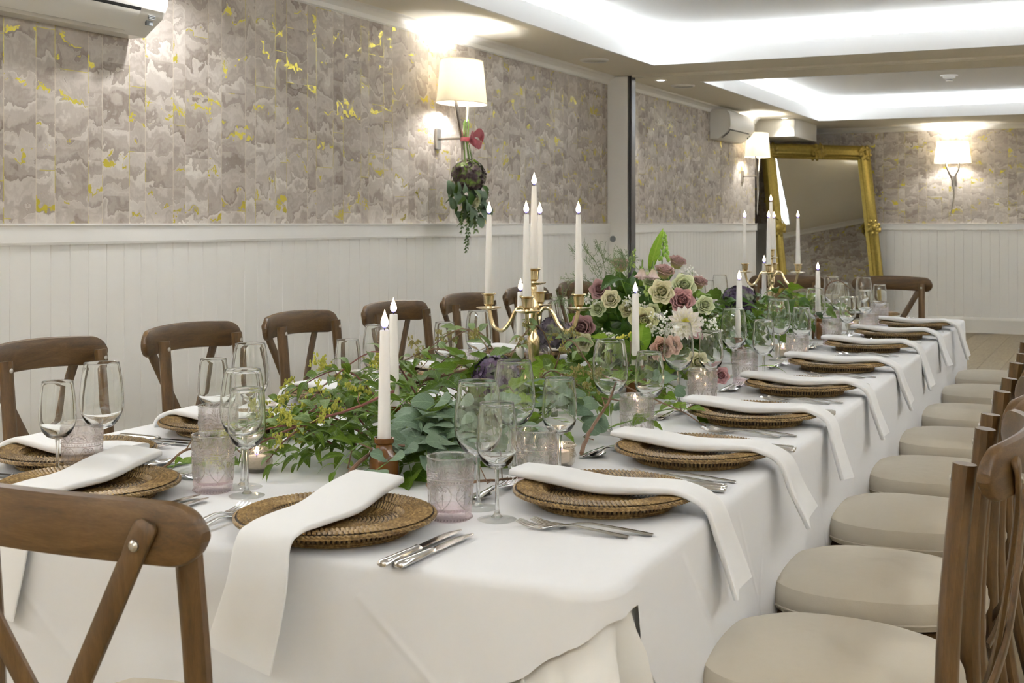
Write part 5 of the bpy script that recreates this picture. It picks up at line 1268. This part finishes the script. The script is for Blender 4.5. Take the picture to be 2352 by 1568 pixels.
def hydrangea(pos, R, mat, label, sc=(1, 1, 0.85)):
    t = thing('hydrangea', label, 'hydrangea', pos, 0, 'flowers of the centre arrangement'); mb = MB()
    for k in range(120):
        z = rl.uniform(-0.6, 1); a = rl.uniform(0, 2*PI); q = math.sqrt(1 - z*z); d = Vector((q*math.cos(a)*sc[0], q*math.sin(a)*sc[1], z*sc[2])); c = d*R*rl.uniform(0.78, 1.0)
        x_ = d.orthogonal().normalized(); y_ = d.normalized().cross(x_); s_ = R*0.25*rl.uniform(0.8, 1.2); ph = rl.uniform(0, 1.5)
        for b in range(4):
            e = x_*math.cos(ph + b*PI/2) + y_*math.sin(ph + b*PI/2); f_ = x_*math.cos(ph + b*PI/2 + PI/2) + y_*math.sin(ph + b*PI/2 + PI/2)
            mb.add([c, c + e*s_*0.7 + f_*s_*0.5 + d*s_*0.3, c + e*s_*1.25 + d*s_*0.15, c + e*s_*0.7 - f_*s_*0.5 + d*s_*0.3], [(0, 1, 2, 3)])
    o = mb.build('florets', mat, t, True); o['kind'] = 'stuff'
    mb = MB(); mb.ball((0, 0, 0), R*0.66, 12, 8, sc); mb.build('core', mat, t)
def gyp(pos, R, n, label, axis=(0.2, -0.8, 0.4)):
    t = thing('babys_breath_sprig', label, 'flower', pos, 0, 'flowers of the centre arrangement'); ax = Vector(axis).normalized(); mb = MB(); ms = MB()
    b = -ax*R*1.1
    for k in range(n):
        q = rv(1).normalized()*R*rl.uniform(0.4, 1.0) + ax*R*0.1; ms.tube([b, b.lerp(q, 0.6) + rv(0.006), q], 0.0005, 3)
        for c in range(2):
            e = q + rv(0.006); mb.ball(e, 0.0032*rl.uniform(0.6, 1.25), 6, 4)
    o = mb.build('blossoms', 'white_blossom', t); o['kind'] = 'stuff'; o = ms.build('stems', 'green_stem', t)
AC = Vector((-1.47, 4.10, 0.80))
# a leafy mound carries the flowers: moss foam, then leaves stuck in it
t = thing('flower_foam', 'dark green leafy mound under the flower arrangement', 'foliage', AC - Vector((0, 0, 0.05)), 0, 'foliage of the centre arrangement')
mb = MB(); mb.ball((0, 0, 0.09), 0.13, 16, 10, (1.15, 1.1, 0.72)); mb.build('moss', 'dark_leaf', t)
for k in range(280):
    z = rl.uniform(-0.25, 1.0); a = rl.uniform(0, 2*PI); q = math.sqrt(max(0, 1 - z*z)); d = Vector((q*math.cos(a), q*math.sin(a), z))
    q_ = rl.uniform(0.8, 1.12); p = Vector((d.x*0.178*q_, d.y*0.178*q_, 0.085 + d.z*0.185*q_)); dr = (d + rv(0.55) + Vector((0, 0, 0.1))).normalized()
    s_ = rl.uniform(0.055, 0.095); kind = rl.choice(['dark', 'dark', 'ivy', 'dark', 'ruscus'])
    obj('leaf', rl.choice(LEAF[kind]), t, frame_mtx(p, dr, d + rv(0.5), s_))
cam_dir = lambda p: (Vector((0, 0, 1.25)) - p).normalized()
def facing(p, out=0.6): d = (p - AC); d.z *= 0.8; return (d.normalized()*out + cam_dir(p)*(1 - out))
FL = [  # x, y, z, radius, petal, label, openness
    (-1.4942, 3.7745, 1.0397, 0.036, 'petal_mauve', 'mauve rose at the left of the arrangement beside a cream bud', 0.7),
    (-1.5195, 3.6848, 0.9246, 0.044, 'petal_mauve', 'large mauve rose low on the left by the candelabrum arm', 0.7),
    (-1.2289, 3.7903, 1.0113, 0.038, 'petal_pink', 'open pink rose above the white dahlia', 0.95),
    (-1.4714, 3.8962, 1.119, 0.036, 'petal_dusky', 'dusky rose at the upper left of the arrangement', 0.6),
    (-1.2934, 3.8149, 1.1019, 0.036, 'petal_dusky', 'dusky yellow rose beneath the green spike', 0.55),
    (-1.2957, 3.9468, 1.1283, 0.034, 'petal_dusky', 'dusky rose at the top right of the green spike', 0.55),
    (-1.2105, 3.9099, 1.0658, 0.032, 'petal_dusky', 'fading green pink rose at the right edge of the arrangement', 0.5),
    (-1.4163, 3.6676, 1.0171, 0.032, 'petal_cream', 'cream rosebud beside the mauve rose', 0.6),
    (-1.2695, 3.7155, 1.0408, 0.036, 'petal_cream', 'full cream rose in the middle of the arrangement', 0.95),
    (-1.2322, 3.822, 1.0554, 0.036, 'petal_green', 'pale green frilled flower behind the pink rose', 1.0),
    (-1.306, 3.6538, 0.9552, 0.042, 'petal_blush', 'pale green blush rose behind the single candle', 0.9),
    (-1.4614, 3.5575, 0.8916, 0.028, 'petal_cream', 'small cream rose low beside the hydrangea', 0.9),
    (-1.1153, 3.5897, 0.8447, 0.030, 'petal_cream', 'cream rose low on the right behind the wine glasses', 0.95),
    (-1.0561, 3.6179, 0.8069, 0.026, 'petal_pink', 'pink rose lying low by the fourth tumbler', 0.8),
    (-1.5202, 3.8175, 0.976, 0.028, 'petal_green', 'small pale green flower at the left edge of the arrangement', 0.8),
    (-1.1796, 3.8692, 0.9934, 0.030, 'petal_green', 'pale green flower at the right edge of the arrangement', 0.8),
    (-1.3099, 3.7516, 0.9805, 0.024, 'petal_green', 'small green white bud left of the pink rose', 0.6),
    (-1.3816, 3.7729, 0.9934, 0.022, 'petal_cream', 'small cream bud in the dark leaves', 0.6),
    (-1.4316, 3.86, 0.975, 0.030, 'petal_blush', 'pale blush rose left of the candle below the cream bud', 0.8),
    (-1.395, 3.97, 1.065, 0.030, 'petal_green', 'pale green bloom behind the hanging bellflowers', 0.8),
    (-1.245, 3.96, 0.905, 0.028, 'petal_pink', 'pink rose half hidden right of the dahlia', 0.8),
]
for (x, y, z, R, mat, lab, op) in FL:
    p = Vector((x, y, z)); ax = facing(p, 0.55)
    if 'dusky' in mat: ax = Vector((ax.x, ax.y*0.4, 1.0)).normalized()
    rose(p, ax, R*0.80, mat, lab, op, 'rose' if 'rose' in lab else 'flower')
p = Vector((-1.173, 3.6508, 0.9546)); dahlia(p, cam_dir(p)*0.8 + Vector((0.1, 0, 0.25)), 0.052, 'white dahlia with a yellow centre at the front of the arrangement')
for (x, y, z, R, mat, lab) in [(-1.3164, 2.6737, 0.8914, 0.055, 'hydrangea_purple', 'deep purple hydrangea head behind the near wine glasses'), (-1.5252, 3.4827, 0.9134, 0.062, 'hydrangea_grey', 'grey purple hydrangea head right of the near candelabrum'), (-1.3792, 4.9928, 0.9445, 0.065, 'hydrangea_purple', 'dark hydrangea head below the far candelabrum')]:
    hydrangea(Vector((x, y, z)), R, mat, lab)
for k, (x, y, z, R, n, wh) in enumerate([(-1.3783, 3.7522, 1.0082, 0.04, 34, 'left of the single candle'), (-1.2558, 3.6556, 0.9489, 0.045, 60, 'between the blush rose and the dahlia'), (-1.2264, 3.6696, 0.9125, 0.038, 44, 'below the dahlia'), (-1.1465, 3.7964, 0.9294, 0.042, 54, 'right of the dahlia'), (-1.4441, 3.6987, 0.8993, 0.03, 24, 'low on the left'), (-1.2407, 3.9287, 1.0879, 0.032, 20, 'at the upper right'), (-1.5352, 3.8103, 1.001, 0.026, 18, 'beside the mauve rose'), (-1.3365, 3.739, 0.9886, 0.026, 22, 'behind the candle flame')]):
    gyp(Vector((x, y, z)), R, n, 'cloud of tiny white blossoms ' + wh)
# hanging pale bells
for (x, y, z, lab) in [(-1.3413, 3.7367, 1.0903, 'pale pink hanging bellflower left of the pair'), (-1.3099, 3.7516, 1.0877, 'pale pink hanging bellflower right of the pair')]:
    p = Vector((x, y, z)); rose(p, (0.0, -0.15, -1), 0.027, 'petal_bell', lab, 0.8, 'bellflower', [(5, 0.2, 1.0, 18, 0), (6, 0.3, 1.0, 30, 1)])
# peach blossoms low at the front
p = Vector((-1.2086, 3.5451, 0.8851)); rose(p, facing(p), 0.026, 'petal_peach', 'ruffled peach blossom low at the front of the arrangement', 1.0, 'flower')
p = Vector((-1.1888, 3.5768, 0.8933)); rose(p, facing(p), 0.022, 'petal_peach', 'smaller peach blossom beside the ruffled one', 1.0, 'flower')
# green flower spike and blade leaf
def spike(p0, p1, r0, n, mat, label, bm=0.006):
    p0, p1 = Vector(p0), Vector(p1); t = thing('flower_spike', label, 'flower', p0, 0, 'flowers of the centre arrangement'); d = p1 - p0; mb = MB(); mb.tube([Vector((0, 0, 0)), d*0.5 + rv(0.002), d], 0.002, 6); mb.build('stem', 'green_stem', t)
    for k in range(n):
        u = 0.25 + 0.75*k/n; a = k*2.4; q = d*u + Vector((math.cos(a), math.sin(a), 0.15))*r0*(1.15 - u)
        mb = MB(); mb.ball((0, 0, 0), bm*(1.25 - 0.7*u), 7, 5, (1, 1, 1.3)); mb.build('bud', mat, t).location = q
spike(Vector((-1.3281, 3.887, 1.099)), Vector((-1.3206, 3.8906, 1.2207)), 0.022, 34, 'bud_green', 'bright green snapdragon spike topping the arrangement')
spike(Vector((-1.4126, 3.6472, 0.8808)), Vector((-1.3096, 3.6521, 0.9303)), 0.012, 12, 'bud_yellow', 'yellow green flower spike lying low behind the third wine glass')
spike(Vector((-1.4274, 3.8618, 1.0913)), Vector((-1.4123, 3.869, 1.1678)), 0.012, 9, 'petal_green', 'stem of pale green buds at the upper left of the arrangement', 0.0055)
spike(Vector((-1.332, 3.7743, 1.0082)), Vector((-1.3369, 3.772, 1.0554)), 0.014, 10, 'petal_green', 'cluster of pale green buds by the candle flame', 0.006)
def lone_leaf(kind, p0, p1, up, label, nm='blade_leaf', wide=1.0):
    p0, p1 = Vector(p0), Vector(p1); o = obj(nm, LEAF[kind][0]); o.matrix_world = frame_mtx(p0, p1 - p0, up, (p1 - p0).length, wide); tag(o, label, 'leaf', 'foliage of the centre arrangement'); return o
lone_leaf('blade', Vector((-1.353, 3.8419, 1.0932)), Vector((-1.3146, 3.8602, 1.2319)), (0.2, -1, 0.1), 'tall pointed green blade leaf beside the flower spike', wide=1.2)
lone_leaf('blade', Vector((-1.295, 3.5925, 0.858)), Vector((-1.306, 3.6538, 0.9565)), (0.1, -1, 0.2), 'broad green strap leaf behind the single candle', wide=3.2)
lone_leaf('dark', Vector((-1.4121, 3.7583, 1.0748)), Vector((-1.4549, 3.6824, 1.0569)), (0.1, -0.4, 1), 'broad dark leaf above the mauve rose', 'broad_leaf', 1.2)
lone_leaf('blade', Vector((-0.9295, 3.5454, 0.8455)), Vector((-0.8546, 3.5811, 0.8284)), (0, 0, 1), 'narrow green leaf on the cloth near the fifth charger', wide=1.0)
# asparagus fern wisps
def fern(base, tips, label):
    base = Vector(base); t = thing('asparagus_fern', label, 'foliage', base, 0, 'foliage of the centre arrangement'); mb = MB()
    for tp in tips:
        tp = Vector(tp); mid = base.lerp(tp, 0.55) + Vector((0, 0, 0.03)); P_ = spline([base, mid, tp], 12); mb.tube([p - base for p in P_], 0.0008, 4)
        for k in range(3, 13):
            for sg in (-1, 1):
                a = P_[k]; d = ((P_[k] - P_[k-1]).normalized()*0.6 + rv(0.8) + Vector((0, 0, 0.1))).normalized(); e = a + d*rl.uniform(0.02, 0.045); mb.tube([a - base, a.lerp(e, 0.5) - base + rv(0.003), e - base], 0.0005, 3)
                for c in range(6): q = a.lerp(e, 0.25 + 0.13*c); mb.tube([q - base, q - base + rv(0.008)], 0.0005, 3)
    o = mb.build('fronds', 'fern_green', t); o['kind'] = 'stuff'
simple('fern_green', (0.13, 0.20, 0.07), 0.6)
fern(Vector((-1.4851, 3.8342, 1.001)), [Vector((-1.5879, 3.7852, 1.1511)), Vector((-1.5616, 3.8199, 1.1604)), Vector((-1.6027, 3.756, 1.0714)), Vector((-1.5312, 3.8565, 1.167)), Vector((-1.4797, 3.859, 1.1395))], 'wispy asparagus fern left of the arrangement')
fern(Vector((-1.5516, 3.6363, 0.9564)), [Vector((-1.5697, 3.6276, 1.01)), Vector((-1.5081, 3.6017, 0.9998))], 'small wisp of fern by the candelabrum')
fern(Vector((-1.3999, 3.7641, 1.0748)), [Vector((-1.4305, 3.7495, 1.1128)), Vector((-1.3877, 3.7699, 1.129)), Vector((-1.4192, 3.777, 1.1421))], 'fern wisp below the dusky rose')

# ------------------------------------------------------------------ flower bunch tied to the wall lamp
def wall_bunch():
    o0 = Vector((WL + 0.165, 6.54, 1.735))
    t = thing('hanging_bouquet', 'upside-down flower bunch tied with pink ribbon to the wall lamp', 'bouquet', o0)
    t.rotation_euler = (0, 0, PI/2)          # local -y points into the room
    mb = MB()
    for k in range(10):
        a = rl.uniform(0, 6.28); q = Vector((0.012*math.cos(a), -0.02 + 0.012*math.sin(a), 0)); mb.tube([q + Vector((rv(0.02).x, 0, 0.10 + rl.uniform(-0.02, 0.02))), q, q*2.0 + Vector((0, 0, -0.16))], 0.003, 5)
    mb.build('stems', 'green_stem', t)
    # ribbon band, bow loops and tails
    mb = MB(); mb.lathe([(0.027, -0.018), (0.029, -0.009), (0.027, 0.006)], 20, (0, -0.015, 0)); rib = mb.build('ribbon_band', 'ribbon', t)
    def loop(pts, w_, nm):
        P_ = spline(pts, 16); m_ = MB(); m_.rings([[p + Vector((0, 0.35*w_, -w_)), p + Vector((0, -0.35*w_, w_))] for p in P_], closed=False); m_.build(nm, 'ribbon', rib)
    for sg, s_ in ((1, 1.3), (1, 1.0), (-1, 0.6)):
        loop([(0, -0.05, 0.0), (sg*0.035*s_, -0.075, 0.03*s_), (sg*0.085*s_, -0.075, 0.012), (sg*0.07*s_, -0.07, -0.03*s_), (sg*0.02, -0.055, -0.015), (0, -0.05, 0)], 0.021, 'bow_loop')
    for sg in (0.3, 0.9): loop([(0, -0.05, 0), (sg*0.03, -0.075, -0.03), (sg*0.05, -0.06, -0.07)], 0.011, 'ribbon_tail')
    mb = MB()
    for k in range(150):
        d = rv(1).normalized(); c = Vector((0.015, -0.03, -0.215)) + Vector((d.x*0.105, d.y*0.085, d.z*0.09))*rl.uniform(0.85, 1.08); x_ = d.orthogonal().normalized(); y_ = d.cross(x_); s_ = 0.021
        for b in range(4):
            e = x_*math.cos(b*PI/2 + k) + y_*math.sin(b*PI/2 + k); f_ = x_*math.cos(b*PI/2 + k + PI/2) + y_*math.sin(b*PI/2 + k + PI/2)
            mb.add([c, c + e*s_*0.7 + f_*s_*0.5 + d*0.005, c + e*s_*1.3 + d*0.003, c + e*s_*0.7 - f_*s_*0.5 + d*0.005], [(0, 1, 2, 3)])
    o = mb.build('hydrangea_florets', 'hydrangea_wall', t); o['kind'] = 'stuff'
    mb = MB(); mb.ball((0.015, -0.03, -0.215), 0.08, 14, 9); mb.build('hydrangea_core', 'hydrangea_wall', t)
    for k in range(52):
        kind = rl.choice(['eround', 'dark', 'elong', 'eround']); x0 = rl.uniform(-0.15, 0.13); z0 = rl.uniform(-0.44, -0.24)
        d = Vector((x0*3 + rl.uniform(-0.4, 0.4), rl.uniform(-0.6, 0.1), -1)).normalized(); obj('leaf', rl.choice(LEAF[kind]), t, frame_mtx(Vector((x0, rl.uniform(-0.09, 0.03), z0)), d, (rl.uniform(-0.5, 0.5), -1, 0.2), rl.uniform(0.065, 0.095)))
    for k in range(14):
        a = rl.uniform(0, 6.28); obj('leaf', rl.choice(LEAF['ivyb']), t, frame_mtx(Vector((0.07*math.cos(a), -0.05, -0.16 + 0.03*math.sin(a))), (math.cos(a), -0.4, -0.3), (0, -1, 0.4), 0.045))
    # trailing strings of small leaves
    for (x0, z1, n) in ((-0.10, -0.55, 16), (-0.045, -0.66, 22), (-0.02, -0.62, 18), (0.05, -0.55, 12), (0.09, -0.5, 10), (0.13, -0.42, 9)):
        P_ = spline([(x0*0.5, -0.04, -0.25), (x0, -0.06, -0.36), (x0*1.1, -0.05, z1*0.8), (x0*1.05, -0.045, z1)], n); mb = MB(); mb.tube(P_, 0.0011, 4); trail = mb.build('trailing_stem', 'green_stem', t)
        for k in range(n//3, n):
            for sg in (-1, 1): obj('leaf', LEAF['dark'][0] if x0 < 0.04 else LEAF['elong'][0], trail, frame_mtx(P_[k], (sg*0.8, rl.uniform(-0.5, 0.2), -0.5), (0, -1, 0.3), 0.024 if x0 < 0.04 else 0.05))
    mb = MB()
    for k in range(120):
        q = Vector((rl.uniform(0.0, 0.17), rl.uniform(-0.09, 0.0), 0)); q.z = -0.28 - rl.uniform(0, 0.18) + (0.17 - q.x)*-0.1; mb.ball(q, 0.0035, 5, 3)
    o = mb.build('blossoms', 'white_blossom', t); o['kind'] = 'stuff'
    ms = petals('petal_cream'); c = Vector((0.0, -0.06, -0.36))
    for j in range(12):
        a = j*2.4; rad = Vector((math.cos(a), 0, math.sin(a))); tl = 0.2 + 0.05*j; ax = Vector((0, -0.9, -0.4)).normalized(); obj('petal', ms[1], t, frame_mtx(c + rad*0.006, ax*math.cos(tl) + rad*math.sin(tl), ax*math.sin(tl) - rad*math.cos(tl), 0.045, 0.7))
wall_bunch()
